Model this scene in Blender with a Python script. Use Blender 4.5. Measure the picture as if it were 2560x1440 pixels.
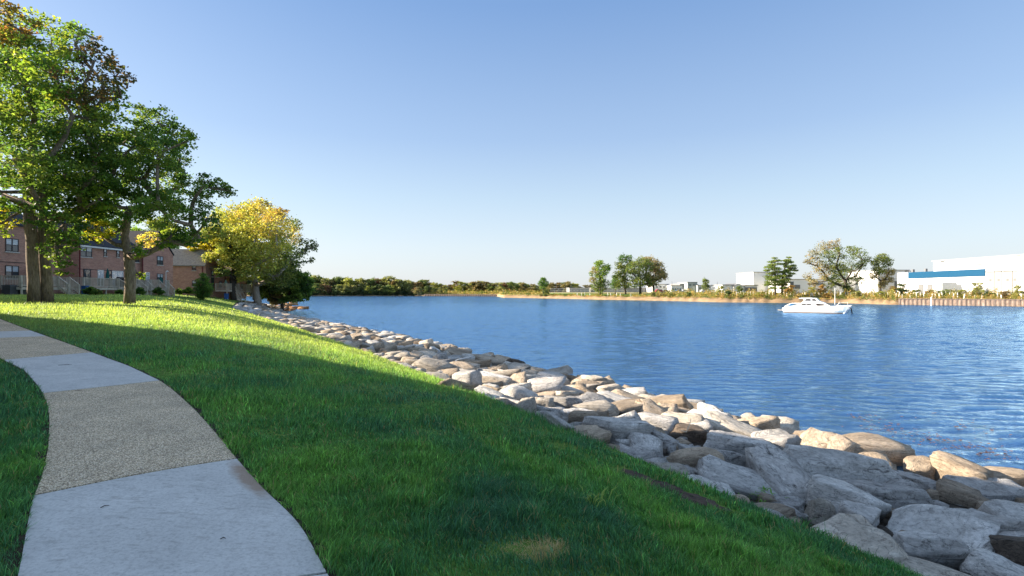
import bpy, bmesh, math, random
import numpy as np
from mathutils import Vector, Matrix

for _o in list(bpy.data.objects):
    bpy.data.objects.remove(_o)
scene = bpy.context.scene
COL = scene.collection
R = math.radians
F = 1280.0            # focal length in photo pixels (photo is 2560 x 1440)
HZ = 728.0            # horizon row in the photo
CAMZ = 1.6
WATER = -2.0

# ------------------------------------------------------------------ camera
cam_d = bpy.data.cameras.new('camera')
cam = bpy.data.objects.new('camera', cam_d)
COL.objects.link(cam)
cam.location = (0, 0, CAMZ)
cam.rotation_euler = (R(90), 0, 0)
cam_d.sensor_width = 36
cam_d.lens = 18.0
cam_d.shift_y = (HZ - 720) / 2560.0
cam_d.clip_start = 0.05
cam_d.clip_end = 9000
scene.camera = cam

# ------------------------------------------------------------------ light
SUN_EL = 21.0
SUN_DIR = Vector((-math.cos(R(SUN_EL)) * math.cos(R(9)), math.cos(R(SUN_EL)) * math.sin(R(9)), math.sin(R(SUN_EL))))
world = bpy.data.worlds.new('World')
scene.world = world
world.use_nodes = True
wn = world.node_tree
bg = wn.nodes['Background']
sky = wn.nodes.new('ShaderNodeTexSky')
sky.sky_type = 'NISHITA'
sky.sun_disc = False
sky.sun_elevation = R(SUN_EL)
sky.sun_rotation = math.atan2(SUN_DIR.x, SUN_DIR.y)
sky.altitude = 0
sky.air_density = 1.0
sky.dust_density = 2.0
sky.ozone_density = 4.0
# sky gradient by elevation: paler at the horizon, extra fill light added overhead
_tc = wn.nodes.new('ShaderNodeTexCoord'); _sp = wn.nodes.new('ShaderNodeSeparateXYZ'); _rp = wn.nodes.new('ShaderNodeValToRGB')
wn.links.new(_tc.outputs['Generated'], _sp.inputs[0]); wn.links.new(_sp.outputs[2], _rp.inputs[0])
_st = [(0.0, (.53, .55, .57)), (.084, (.46, .51, .55)), (.175, (.355, .44, .515)), (.28, (.245, .338, .48)), (.49, (.128, .225, .41)), (.62, (.20, .30, .45)), (1.0, (.30, .385, .51))]
while len(_rp.color_ramp.elements) < len(_st): _rp.color_ramp.elements.new(0.5)
for _e, (_p, _c) in zip(_rp.color_ramp.elements, _st):
    _e.position = _p; _e.color = (_c[0], _c[1], _c[2], 1)
_sc = wn.nodes.new('ShaderNodeVectorMath'); _sc.operation = 'SCALE'; _sc.inputs['Scale'].default_value = 1 / 0.15
wn.links.new(_rp.outputs[0], _sc.inputs[0])
_mx = wn.nodes.new('ShaderNodeMix'); _mx.data_type = 'RGBA'; _mx.inputs[0].default_value = 0.75
wn.links.new(sky.outputs[0], _mx.inputs[6]); wn.links.new(_sc.outputs[0], _mx.inputs[7])
wn.links.new(_mx.outputs[2], bg.inputs['Color'])
bg.inputs['Strength'].default_value = 0.080
sun_d = bpy.data.lights.new('sun', 'SUN')
sun_d.energy = 5.0
sun_d.angle = R(0.5)
sun_d.color = (1.0, 0.86, 0.68)
sun = bpy.data.objects.new('sun', sun_d)
COL.objects.link(sun)
sun.rotation_euler = SUN_DIR.to_track_quat('Z', 'Y').to_euler()
scene.view_settings.view_transform = 'Standard'
scene.view_settings.look = 'None'
scene.view_settings.gamma = 1
scene.view_settings.use_curve_mapping = False
scene.view_settings.exposure = 1.75
scene.cycles.max_bounces = 8
scene.cycles.transparent_max_bounces = 8

# ------------------------------------------------------------------ helpers
def tag(o, label=None, cat=None, group=None, kind=None):
    if label: o['label'] = label
    if cat: o['category'] = cat
    if group: o['group'] = group
    if kind: o['kind'] = kind
    return o

def empty(name, loc=(0, 0, 0), rz=0.0):
    o = bpy.data.objects.new(name, None)
    COL.objects.link(o)
    o.empty_display_size = 0.2
    o.location = loc
    o.rotation_euler = (0, 0, rz)
    return o

def link(name, me, parent=None, mat=None):
    o = bpy.data.objects.new(name, me)
    COL.objects.link(o)
    if parent is not None: o.parent = parent
    if mat is not None and not me.materials: me.materials.append(mat)
    return o

def np_mesh(name, verts, faces, smooth=False, col=None):
    """verts (N,3); faces list of (M,k) int arrays; col (N,3) point colours"""
    me = bpy.data.meshes.new(name)
    verts = np.ascontiguousarray(verts, dtype=np.float32)
    if not isinstance(faces, (list, tuple)): faces = [faces]
    faces = [f for f in faces if len(f)]
    nl = sum(f.size for f in faces); nf = sum(len(f) for f in faces)
    me.vertices.add(len(verts)); me.loops.add(nl); me.polygons.add(nf)
    me.vertices.foreach_set('co', verts.ravel())
    me.loops.foreach_set('vertex_index', np.concatenate([f.ravel() for f in faces]).astype(np.int32))
    tot = np.concatenate([np.full(len(f), f.shape[1], np.int32) for f in faces])
    start = np.concatenate([[0], np.cumsum(tot)[:-1]]).astype(np.int32)
    me.polygons.foreach_set('loop_start', start)
    if smooth: me.polygons.foreach_set('use_smooth', np.ones(nf, bool))
    me.update(calc_edges=True)
    if col is not None:
        a = me.color_attributes.new('Col', 'FLOAT_COLOR', 'POINT')
        c = np.ones((len(verts), 4), np.float32); c[:, :3] = col
        a.data.foreach_set('color', c.ravel())
    return me

class MB:
    """collects boxes, bars, tubes and prisms into one mesh"""
    def __init__(self): self.v = []; self.f = []
    def add(self, vs, fs):
        b = len(self.v); self.v += [tuple(p) for p in vs]; self.f += [tuple(b + i for i in q) for q in fs]
        return self
    def box(self, x0, x1, y0, y1, z0, z1):
        x0, x1 = sorted((x0, x1)); y0, y1 = sorted((y0, y1)); z0, z1 = sorted((z0, z1))
        return self.add([(x0,y0,z0),(x1,y0,z0),(x1,y1,z0),(x0,y1,z0),(x0,y0,z1),(x1,y0,z1),(x1,y1,z1),(x0,y1,z1)],
                 [(0,3,2,1),(4,5,6,7),(0,1,5,4),(1,2,6,5),(2,3,7,6),(3,0,4,7)])
    def bar(self, a, b, w, h=None):
        a = Vector(a); b = Vector(b); h = h or w
        d = (b - a).normalized()
        up = Vector((0, 0, 1)) if abs(d.z) < 0.95 else Vector((0, 1, 0))
        s = d.cross(up).normalized() * w / 2; u = s.cross(d).normalized() * h / 2
        p = [a - s - u, a + s - u, a + s + u, a - s + u, b - s - u, b + s - u, b + s + u, b - s + u]
        return self.add(p, [(0,3,2,1),(4,5,6,7),(0,1,5,4),(1,2,6,5),(2,3,7,6),(3,0,4,7)])
    def tube(self, pts, rads, n=8):
        pts = [Vector(p) for p in pts]
        if not hasattr(rads, '__len__'): rads = [rads] * len(pts)
        b = len(self.v); ref = Vector((0.31, 0.95, 0.05))
        for i, p in enumerate(pts):
            d = (pts[min(i + 1, len(pts) - 1)] - pts[max(i - 1, 0)])
            if d.length < 1e-6: d = Vector((0, 0, 1))
            d.normalize()
            if abs(d.dot(ref)) > 0.97: ref = Vector((1, 0, 0))
            s = d.cross(ref).normalized(); u = s.cross(d).normalized()
            for k in range(n):
                a = 2 * math.pi * k / n
                self.v.append(tuple(p + (s * math.cos(a) + u * math.sin(a)) * rads[i]))
        for i in range(len(pts) - 1):
            for k in range(n):
                k2 = (k + 1) % n
                self.f.append((b + i*n + k, b + i*n + k2, b + (i+1)*n + k2, b + (i+1)*n + k))
        self.f.append(tuple(b + k for k in range(n)))
        self.f.append(tuple(b + (len(pts)-1)*n + k for k in reversed(range(n))))
        return self
    def prism(self, poly, axis, a, b):
        """poly: 2D points; extruded along axis 'x' (poly = y,z), 'y' (poly = x,z) or 'z' (poly = x,y)"""
        def P(q, t):
            return {'x': (t, q[0], q[1]), 'y': (q[0], t, q[1]), 'z': (q[0], q[1], t)}[axis]
        n = len(poly)
        vs = [P(q, a) for q in poly] + [P(q, b) for q in poly]
        fs = [tuple(range(n)), tuple(reversed(range(n, 2*n)))] + [(i, (i+1) % n, n + (i+1) % n, n + i) for i in range(n)]
        return self.add(vs, fs)
    def build(self, name, mat, parent=None, smooth=False, bevel=0):
        me = bpy.data.meshes.new(name)
        me.from_pydata(self.v, [], self.f)
        bm = bmesh.new(); bm.from_mesh(me); bmesh.ops.recalc_face_normals(bm, faces=bm.faces)
        if bevel: bmesh.ops.bevel(bm, geom=list(bm.edges), offset=bevel, segments=1, affect='EDGES', clamp_overlap=True)
        bm.to_mesh(me); bm.free()
        if smooth: me.polygons.foreach_set('use_smooth', np.ones(len(me.polygons), bool))
        me.update()
        return link(name, me, parent, mat)

# ------------------------------------------------------------------ materials
MATS = {}
def ramp(nt, fac, stops, interp='LINEAR'):
    r = nt.nodes.new('ShaderNodeValToRGB'); r.color_ramp.interpolation = interp
    el = r.color_ramp.elements
    while len(el) < len(stops): el.new(0.5)
    for e, (p, c) in zip(el, stops): e.position = p; e.color = (*c, 1)
    nt.links.new(fac, r.inputs[0]); return r.outputs[0]
def noise(nt, vec, scale, detail=4, rough=0.55, dist=0.0):
    n = nt.nodes.new('ShaderNodeTexNoise'); n.inputs['Scale'].default_value = scale
    n.inputs['Detail'].default_value = detail; n.inputs['Roughness'].default_value = rough
    n.inputs['Distortion'].default_value = dist
    if vec is not None: nt.links.new(vec, n.inputs['Vector'])
    return n.outputs['Fac']
def mix(nt, fac, a, b, mode='MIX'):
    m = nt.nodes.new('ShaderNodeMix'); m.data_type = 'RGBA'; m.blend_type = mode
    for s, v in ((m.inputs[0], fac), (m.inputs[6], a), (m.inputs[7], b)):
        if isinstance(v, (int, float)): s.default_value = v
        elif isinstance(v, tuple): s.default_value = (*v, 1)
        else: nt.links.new(v, s)
    return m.outputs[2]
def math_n(nt, op, a, b=0.5):
    m = nt.nodes.new('ShaderNodeMath'); m.operation = op
    for s, v in ((m.inputs[0], a), (m.inputs[1], b)):
        if isinstance(v, (int, float)): s.default_value = v
        else: nt.links.new(v, s)
    return m.outputs[0]
def coords(nt, kind='Object', scale=(1, 1, 1), rot=(0, 0, 0)):
    t = nt.nodes.new('ShaderNodeTexCoord'); m = nt.nodes.new('ShaderNodeMapping')
    m.inputs['Scale'].default_value = scale; m.inputs['Rotation'].default_value = rot
    nt.links.new(t.outputs[kind], m.inputs[0]); return m.outputs[0]
def bump(nt, height, strength=0.3, dist=0.02):
    b = nt.nodes.new('ShaderNodeBump'); b.inputs['Strength'].default_value = strength
    b.inputs['Distance'].default_value = dist
    nt.links.new(height, b.inputs['Height'])
    nt.links.new(b.outputs[0], nt.nodes['Principled BSDF'].inputs['Normal'])
def new_mat(name, rough=0.8, spec=0.3, metal=0.0):
    m = bpy.data.materials.new(name); m.use_nodes = True
    p = m.node_tree.nodes['Principled BSDF']
    p.inputs['Roughness'].default_value = rough; p.inputs['Specular IOR Level'].default_value = spec
    p.inputs['Metallic'].default_value = metal
    MATS[name] = m
    return m, m.node_tree, p
def plain(name, c, rough=0.7, spec=0.3, var=0.12, scale=3.0, metal=0.0, bmp=0.0):
    m, nt, p = new_mat(name, rough, spec, metal)
    v = coords(nt)
    f = noise(nt, v, scale, 5)
    lo = tuple(x * (1 - var) for x in c); hi = tuple(min(1, x * (1 + var)) for x in c)
    nt.links.new(ramp(nt, f, [(0.3, lo), (0.7, hi)]), p.inputs['Base Color'])
    if bmp: bump(nt, noise(nt, v, scale * 8, 4), 0.4, bmp)
    return m
def foliage(name, trans=0.35, tint=(1, 1, 1), gain=1.0):
    m, nt, p = new_mat(name, 0.55, 0.25)
    a = nt.nodes.new('ShaderNodeAttribute'); a.attribute_name = 'Col'
    c = mix(nt, 1.0, a.outputs['Color'], tuple(t * gain for t in tint), 'MULTIPLY')
    nt.links.new(c, p.inputs['Base Color'])
    t = nt.nodes.new('ShaderNodeBsdfTranslucent'); nt.links.new(mix(nt, 1.0, c, (1.18, 1.2, 0.62), 'MULTIPLY'), t.inputs['Color'])
    s = nt.nodes.new('ShaderNodeMixShader'); s.inputs[0].default_value = trans
    nt.links.new(p.outputs[0], s.inputs[1]); nt.links.new(t.outputs[0], s.inputs[2])
    nt.links.new(s.outputs[0], nt.nodes['Material Output'].inputs['Surface'])
    return m
def mapped(name, base, hi, scale, rough=0.9, b=0.0):
    return plain(name, base, rough, 0.2, hi, scale, 0, b)

leaf_mat = foliage('leaves', 0.60, gain=1.42)
needle_mat = foliage('needles', 0.15)
grass_mat = foliage('grass_blades', 0.38, gain=1.75)
far_leaf = foliage('far_leaves', 0.35, gain=1.35)

def bark(name, c0, c1):
    m, nt, p = new_mat(name, 0.9, 0.15)
    v = coords(nt, 'Object', (6, 6, 1.1))
    f = noise(nt, v, 2.5, 8, 0.7, 0.4)
    nt.links.new(ramp(nt, f, [(0.35, c0), (0.65, c1)]), p.inputs['Base Color'])
    bump(nt, f, 0.9, 0.06)
    return m
bark_mat = bark('bark', (0.10, 0.075, 0.055), (0.30, 0.235, 0.18))
bark_pale = bark('pale_bark', (0.20, 0.165, 0.13), (0.48, 0.42, 0.34))
bark_dark = bark('dark_bark', (0.04, 0.033, 0.028), (0.10, 0.085, 0.07))

def rock_mat(name, a, b, c, streak=1.0):
    m, nt, p = new_mat(name, 0.88, 0.25)
    oi = nt.nodes.new('ShaderNodeObjectInfo')
    t = nt.nodes.new('ShaderNodeTexCoord')
    ad = nt.nodes.new('ShaderNodeVectorMath'); ad.operation = 'ADD'
    sc = nt.nodes.new('ShaderNodeVectorMath'); sc.operation = 'SCALE'
    cb = nt.nodes.new('ShaderNodeCombineXYZ')
    for k in range(3): nt.links.new(oi.outputs['Random'], cb.inputs[k])
    nt.links.new(cb.outputs[0], sc.inputs[0]); sc.inputs['Scale'].default_value = 37
    nt.links.new(t.outputs['Object'], ad.inputs[0]); nt.links.new(sc.outputs[0], ad.inputs[1])
    mp = nt.nodes.new('ShaderNodeMapping'); mp.inputs['Scale'].default_value = (1.2, 2.0, 5.0)
    mp.inputs['Rotation'].default_value = (0.2, 0.15, 0.4)
    nt.links.new(ad.outputs[0], mp.inputs[0])
    st = noise(nt, mp.outputs[0], 2.6, 9, 0.68, 0.9)          # strata
    bl = noise(nt, ad.outputs[0], 1.5, 5, 0.6)                 # blotches
    fi = noise(nt, ad.outputs[0], 15, 7, 0.8)                 # grain
    c1 = ramp(nt, st, [(0.36, b), (0.44, a), (0.56, a), (0.62, c)])
    c2 = mix(nt, ramp(nt, bl, [(0.42, (0, 0, 0)), (0.66, (1, 1, 1))]), c1, tuple(x * 0.62 for x in a))
    g = ramp(nt, fi, [(0.34, (0.58, 0.58, 0.58)), (0.52, (1, 1, 1)), (0.75, (1.18, 1.18, 1.18))])
    c3 = mix(nt, 1.0, c2, g, 'MULTIPLY')
    vn = noise(nt, ad.outputs[0], 2.3, 6, 0.6, 1.5)
    c3 = mix(nt, ramp(nt, math_n(nt, 'ABSOLUTE', math_n(nt, 'SUBTRACT', vn, 0.5)), [(0.0, (0.75, 0.75, 0.75)), (0.012, (0, 0, 0))]), c3, tuple(x * 0.55 for x in b))
    rv = ramp(nt, oi.outputs['Random'], [(0, (0.80, 0.79, 0.78)), (0.5, (1.02, 1.0, 0.98)), (1, (1.25, 1.23, 1.2))])
    nt.links.new(mix(nt, 1.0, c3, rv, 'MULTIPLY'), p.inputs['Base Color'])
    h = math_n(nt, 'ADD', math_n(nt, 'MULTIPLY', st, 1.4), math_n(nt, 'MULTIPLY', fi, 0.5))
    bump(nt, h, 1.0, 0.07)
    return m
ROCK = {
 'L': rock_mat('pale_grey_rock', (0.68, 0.66, 0.63), (0.20, 0.19, 0.18), (0.86, 0.84, 0.81)),
 'G': rock_mat('grey_rock', (0.52, 0.50, 0.48), (0.13, 0.125, 0.12), (0.72, 0.70, 0.67)),
 'D': rock_mat('dark_brown_rock', (0.15, 0.12, 0.095), (0.045, 0.035, 0.028), (0.26, 0.21, 0.165)),
 'T': rock_mat('tan_rock', (0.48, 0.39, 0.295), (0.19, 0.14, 0.10), (0.64, 0.54, 0.42)),
 'W': rock_mat('whitish_rock', (0.60, 0.54, 0.46), (0.25, 0.21, 0.17), (0.76, 0.70, 0.61)),
 'O': rock_mat('orange_rock', (0.42, 0.22, 0.10), (0.15, 0.08, 0.04), (0.55, 0.34, 0.18)),
}

# ------------------------------------------------------------------ terrain function (shore frame: s runs along the bank, t towards the water)
CS, SN = math.cos(R(30)), math.sin(R(30))
def st_of(x, y): return -SN * x + CS * y, CS * x + SN * y
def xy_of(s, t): return -SN * s + CS * t, CS * s + SN * t
TE = ([-60, 0, 12, 22, 40, 53, 71, 84, 92, 105, 125, 150, 250, 600], [5.2, 5.5, 5.8, 5.5, 4.9, 4.0, 1.6, 2.4, 3.4, 5.0, 5, -14, -130, -500])
TW = ([-60, 0, 40, 48, 60, 74, 86, 95, 105, 118, 128, 150, 250, 600], [12.6, 12.6, 12.3, 11.6, 10.6, 9.3, 8.9, 9.6, 12.2, 13.8, 12, -8, -118, -480])
ZE = ([-60, 50, 71, 88, 100, 118, 150, 600], [-1.0, -1.0, -0.42, 0.0, -0.1, -0.5, -0.6, -0.6])
def te_of(s): return np.interp(s, *TE)
def tw_of(s): return np.interp(s, *TW)
def ground_z(x, y, bed=False):
    x = np.asarray(x, float); y = np.asarray(y, float)
    s, t = st_of(x, y)
    te, tw, ze = te_of(s), tw_of(s), np.interp(s, *ZE)
    zp = 1.35 * (1 - np.exp(-(np.maximum(0, -x - 2) / 20) ** 1.3))
    e = te - t
    L = 6.5 + np.clip((s - 15) / 60, 0, 1) * 5.0
    k = (1 - np.clip(e / L, 0, 1)) ** 1.7
    zl = zp - (zp - ze) * k
    zl = zl + 0.02 * np.sin(x * 1.1 + 0.6 * y) * np.clip(e - 5.6, 0, 1) * 0.5 + 0.035 * np.sin(s * 0.9 + t * 1.7) * np.clip(k * 3, 0, 1) * np.clip(e, 0, 1)
    q = (t - te) / (tw - te)
    zb = np.where(q < 1, (ze - 0.22) + (-2.2 - (ze - 0.22)) * np.clip(q, 0, 1), -2.2 - 0.45 * (t - tw))
    zb = np.maximum(zb, -4.5)
    return np.where(t < te, zl, zb)
def at(px, py, off=0.0, lo=1.5, hi=400):
    """world point where the view ray through photo pixel meets the near ground raised by off"""
    a = (px - 1280) / F; b = (HZ - py) / F
    ys = np.geomspace(lo, hi, 3000)
    zz = CAMZ + b * ys - (ground_z(a * ys, ys) + off)
    i = np.argmax(zz < 0)
    if zz[i] >= 0: i = len(ys) - 1
    y0, y1 = ys[max(i-1, 0)], ys[i]; z0, z1 = zz[max(i-1, 0)], zz[i]
    y = y0 if z0 == z1 else y0 + (y1 - y0) * z0 / (z0 - z1)
    return Vector((a * y, y, CAMZ + b * y))
def pt(px, py, Y): return Vector(((px - 1280) / F * Y, Y, CAMZ + (HZ - py) / F * Y))
def gz(x, y): return float(ground_z(x, y))

def wave_noise(p, seed, freqs=(1, 2.1, 4.3), amps=(1, 0.5, 0.25), n=5):
    r = np.random.default_rng(seed); out = np.zeros(len(p))
    for f, a in zip(freqs, amps):
        for _ in range(n):
            d = r.normal(size=p.shape[1]); d /= np.linalg.norm(d)
            out += a / math.sqrt(n) * np.sin(f * 3.0 * (p @ d) + r.uniform(0, 6.28))
    return out

def grid_mesh(name, X, Y, Z, smooth=True):
    n, m = X.shape
    v = np.stack([X.ravel(), Y.ravel(), Z.ravel()], 1)
    i = np.arange(n * m).reshape(n, m)
    f = np.stack([i[:-1, :-1].ravel(), i[1:, :-1].ravel(), i[1:, 1:].ravel(), i[:-1, 1:].ravel()], 1)
    return np_mesh(name, v, f, smooth)

# ------------------------------------------------------------------ lawn and shore bed
sv = np.concatenate([np.arange(-40, 0, 2.0), np.arange(0, 34, 0.3), np.arange(34, 130, 1.0), np.arange(130, 420, 8.0)])
ev = np.concatenate([np.arange(0, 12, 0.2), np.arange(12, 40, 0.8), np.geomspace(40, 500, 30)])
S_, E_ = np.meshgrid(sv, ev, indexing='ij')
T_ = te_of(S_) - E_
X_, Y_ = xy_of(S_, T_)
Z_ = ground_z(X_, Y_)
Z_[:, 0] = np.interp(sv, *ZE)
m, nt, p = new_mat('lawn_soil', 0.95, 0.1)
v = coords(nt)
big = noise(nt, v, 0.35, 5); fine = noise(nt, v, 9, 6, 0.7); med = noise(nt, v, 1.6, 4)
c = ramp(nt, fine, [(0.3, (0.04, 0.10, 0.02)), (0.7, (0.16, 0.27, 0.05))])
c = mix(nt, ramp(nt, big, [(0.4, (0, 0, 0)), (0.65, (1, 1, 1))]), c, ramp(nt, fine, [(0.3, (0.09, 0.15, 0.025)), (0.7, (0.24, 0.34, 0.07))]))
nt.links.new(c, p.inputs['Base Color']); bump(nt, math_n(nt, 'ADD', fine, med), 0.6, 0.05)
lawn = link('lawn', grid_mesh('lawn', X_, Y_, Z_), None, m)
tag(lawn, 'green mown lawn sloping down to the boulders', 'lawn', kind='structure')

q_ = np.linspace(0, 1, 24)
S_, Q_ = np.meshgrid(sv, np.concatenate([q_, 1 + np.geomspace(0.05, 3, 12)]), indexing='ij')
T_ = te_of(S_) + Q_ * (tw_of(S_) - te_of(S_))
X_, Y_ = xy_of(S_, T_)
Z_ = ground_z(X_, Y_); Z_[:, 0] = np.interp(sv, *ZE) - 0.01
Z_[:, 1:] = ground_z(X_[:, 1:], Y_[:, 1:])
shore = link('shore_bed', grid_mesh('shore_bed', X_, Y_, Z_), None, mapped('shore_soil', (0.055, 0.045, 0.035), 0.5, 2.0, 0.95, 0.03))
tag(shore, 'dark gravelly bank underneath the shore boulders', 'bank', kind='structure')

# ------------------------------------------------------------------ water
m, nt, p = new_mat('lake_water', 0.05, 0.5)
p.inputs['IOR'].default_value = 1.33; p.inputs['Specular IOR Level'].default_value = 0.75; p.inputs['Specular Tint'].default_value = (0.62, 0.86, 1.0, 1); p.inputs['Roughness'].default_value = 0.10
tc = nt.nodes.new('ShaderNodeTexCoord')
def mpn(scale, rz):
    q = nt.nodes.new('ShaderNodeMapping'); q.inputs['Scale'].default_value = scale; q.inputs['Rotation'].default_value = (0, 0, rz)
    nt.links.new(tc.outputs['Object'], q.inputs[0]); return q.outputs[0]
w1 = noise(nt, mpn((1.0, 2.2, 1), 0.35), 1.3, 6, 0.62, 0.5)
w2 = noise(nt, mpn((1.0, 1.7, 1), -0.25), 4.5, 4, 0.6, 0.3)
w3 = noise(nt, mpn((1.0, 1.5, 1), 0.1), 0.16, 3, 0.5)
patch = ramp(nt, noise(nt, mpn((0.5, 1.6, 1), 0.2), 0.045, 3, 0.55), [(0.35, (0.75, 0.75, 0.75)), (0.65, (1, 1, 1))])
h = math_n(nt, 'ADD', math_n(nt, 'MULTIPLY', w1, 1.0), math_n(nt, 'MULTIPLY', w2, 0.22))
h = math_n(nt, 'ADD', h, math_n(nt, 'MULTIPLY', w3, 1.4))
h = math_n(nt, 'MULTIPLY', h, patch)
bump(nt, h, 1.0, 0.28)
nt.links.new(mix(nt, patch, (0.004, 0.028, 0.055), (0.003, 0.022, 0.048)), p.inputs['Base Color'])
p.inputs['Specular IOR Level'].default_value = 0.0
_b = [n for n in nt.nodes if n.type == 'BUMP'][0]
gl = nt.nodes.new('ShaderNodeBsdfAnisotropic'); gl.inputs['Color'].default_value = (0.37, 0.59, 0.82, 1); gl.inputs['Roughness'].default_value = 0.10
nt.links.new(_b.outputs[0], gl.inputs['Normal'])
fr_ = nt.nodes.new('ShaderNodeFresnel'); fr_.inputs['IOR'].default_value = 1.40; nt.links.new(_b.outputs[0], fr_.inputs['Normal'])
ms = nt.nodes.new('ShaderNodeMixShader'); nt.links.new(fr_.outputs[0], ms.inputs[0]); nt.links.new(p.outputs[0], ms.inputs[1]); nt.links.new(gl.outputs[0], ms.inputs[2])
nt.links.new(ms.outputs[0], nt.nodes['Material Output'].inputs['Surface'])
def water_grid():
    r = [6.0]
    while r[-1] < 430: r.append(r[-1] + (0.15 if r[-1] < 30 else 0.15 + (r[-1] - 30) * 0.0016))
    r = np.array([0.0] + r + [600.0, 1000.0, 3500.0])
    th = np.concatenate([np.linspace(-180, -56, 14), np.linspace(-54, 54, 760), np.linspace(56, 180, 14)])
    RR, TH = np.meshgrid(r, np.radians(th), indexing='ij')
    X, Y = RR * np.sin(TH), RR * np.cos(TH)
    rg = np.random.default_rng(42); Z = np.zeros_like(X)
    fade = np.clip((54 - np.abs(np.degrees(TH))) / 3, 0, 1) * np.clip((430 - RR) / 60, 0, 1)
    s_, t_ = st_of(X, Y)
    out_ = np.clip((t_ - tw_of(s_)) / 55, 0, 1)                      # sheltered near the rocks
    pn = wave_noise(np.stack([X.ravel(), Y.ravel()], 1), 90, (0.010, 0.023, 0.05), (1, 0.7, 0.4)).reshape(X.shape)
    gust = np.clip(0.78 + 0.13 * pn, 0.55, 1.0) * (0.50 + 0.50 * out_)
    for k in range(34):
        lam = 0.40 * (5.0 / 0.40) ** ((k / 33) ** 1.25)
        if True:
            a = math.radians(78) + rg.normal(0, 0.42); kx, ky = math.cos(a) * 6.283 / lam, math.sin(a) * 6.283 / lam
            slope = 0.056 if lam < 1.1 else 0.010
            cell = 0.15 + np.maximum(0, RR - 30) * 0.0016
            ok = np.clip((lam / cell - 2.2) / 1.5, 0, 1)
            Z += ok * slope * lam / 6.283 * np.sin(kx * X + ky * Y + rg.uniform(0, 6.28) + 0.8 * np.sin(X * 0.11 + k) + 0.8 * np.sin(Y * 0.09 + 2 * k))
    return grid_mesh('water', X, Y, Z * fade * gust)
water = link('water', water_grid(), None, m)
water.location = (0, 0, WATER)
tag(water, 'rippled blue water of the wide inlet', 'water', kind='structure')

# ------------------------------------------------------------------ far land across the water
FAR = [(-3000, 384), (750, 384), (1050, 384), (1245, 354), (1256, 288), (1500, 219), (1800, 166), (1950, 158), (2100, 154), (2228, 137), (2560, 121), (3200, 100), (4500, 80)]
def far_R(px):      # depth (world y) of the far water line seen at photo column px
    return np.interp(px, [a for a, _ in FAR], [b for _, b in FAR])
pxs = np.concatenate([np.linspace(-3000, 600, 12), np.arange(640, 2700, 6.0), np.linspace(2720, 4500, 24)])
offs = np.array([-6, -1, 0, 0.8, 2.2, 4, 7, 12, 20, 35, 60, 100, 200, 600, 3000], float)
offz = np.array([-3.6, -2.4, -2.02, -1.7, -1.25, -0.9, -0.5, -0.1, 0.1, 0.3, 0.6, 0.9, 1.0, 1.2, 2.0])
PX, OF = np.meshgrid(pxs, offs, indexing='ij')
Yf = far_R(PX) + OF
Xf = (PX - 1280) / F * Yf
Zf = np.broadcast_to(offz, PX.shape).copy()
Zf += 0.18 * np.sin(PX * 0.21 + 3 * np.sin(PX * 0.037)) * ((OF > 0) & (OF < 8))
m, nt, p = new_mat('far_ground', 0.95, 0.1)
sp = nt.nodes.new('ShaderNodeSeparateXYZ'); gg = nt.nodes.new('ShaderNodeNewGeometry'); nt.links.new(gg.outputs['Position'], sp.inputs[0])
v = coords(nt); nz = noise(nt, v, 0.5, 6, 0.7); nz2 = noise(nt, v, 0.06, 4)
hh = math_n(nt, 'ADD', sp.outputs[2], math_n(nt, 'MULTIPLY', nz, 0.7))
sand = ramp(nt, nz, [(0.3, (0.20, 0.13, 0.07)), (0.7, (0.36, 0.26, 0.16))])
mead = ramp(nt, noise(nt, v, 0.25, 5), [(0.35, (0.16, 0.20, 0.05)), (0.5, (0.24, 0.21, 0.08)), (0.7, (0.32, 0.24, 0.11))])
mr = nt.nodes.new('ShaderNodeMapRange'); mr.inputs['From Min'].default_value = -0.35; mr.inputs['From Max'].default_value = 0.0
nt.links.new(hh, mr.inputs['Value'])
nt.links.new(mix(nt, mr.outputs[0], sand, mead), p.inputs['Base Color'])
farland = link('far_bank', grid_mesh('far_bank', Xf, Yf, Zf), None, m)
tag(farland, 'far shore land with a sandy bank rising from the water', 'land', kind='structure')
def far_z(px, off): return float(np.interp(off, offs, offz))
# mown field behind the sandy spit
fx = np.linspace(1372, 1770, 40)
Xa = np.stack([(fx - 1280) / F * (far_R(fx) + o) for o in (11, 16, 25, 40)], 1)
Ya = np.stack([far_R(fx) + o for o in (11, 16, 25, 40)], 1)
Za = np.stack([np.full_like(fx, np.interp(o, offs, offz) + 0.06) for o in (11, 16, 25, 40)], 1)
field = link('far_field', grid_mesh('far_field', Xa, Ya, Za), None, mapped('field_grass', (0.17, 0.25, 0.05), 0.25, 0.2))
tag(field, 'green mown field behind the sandy spit', 'field', kind='structure')

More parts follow.
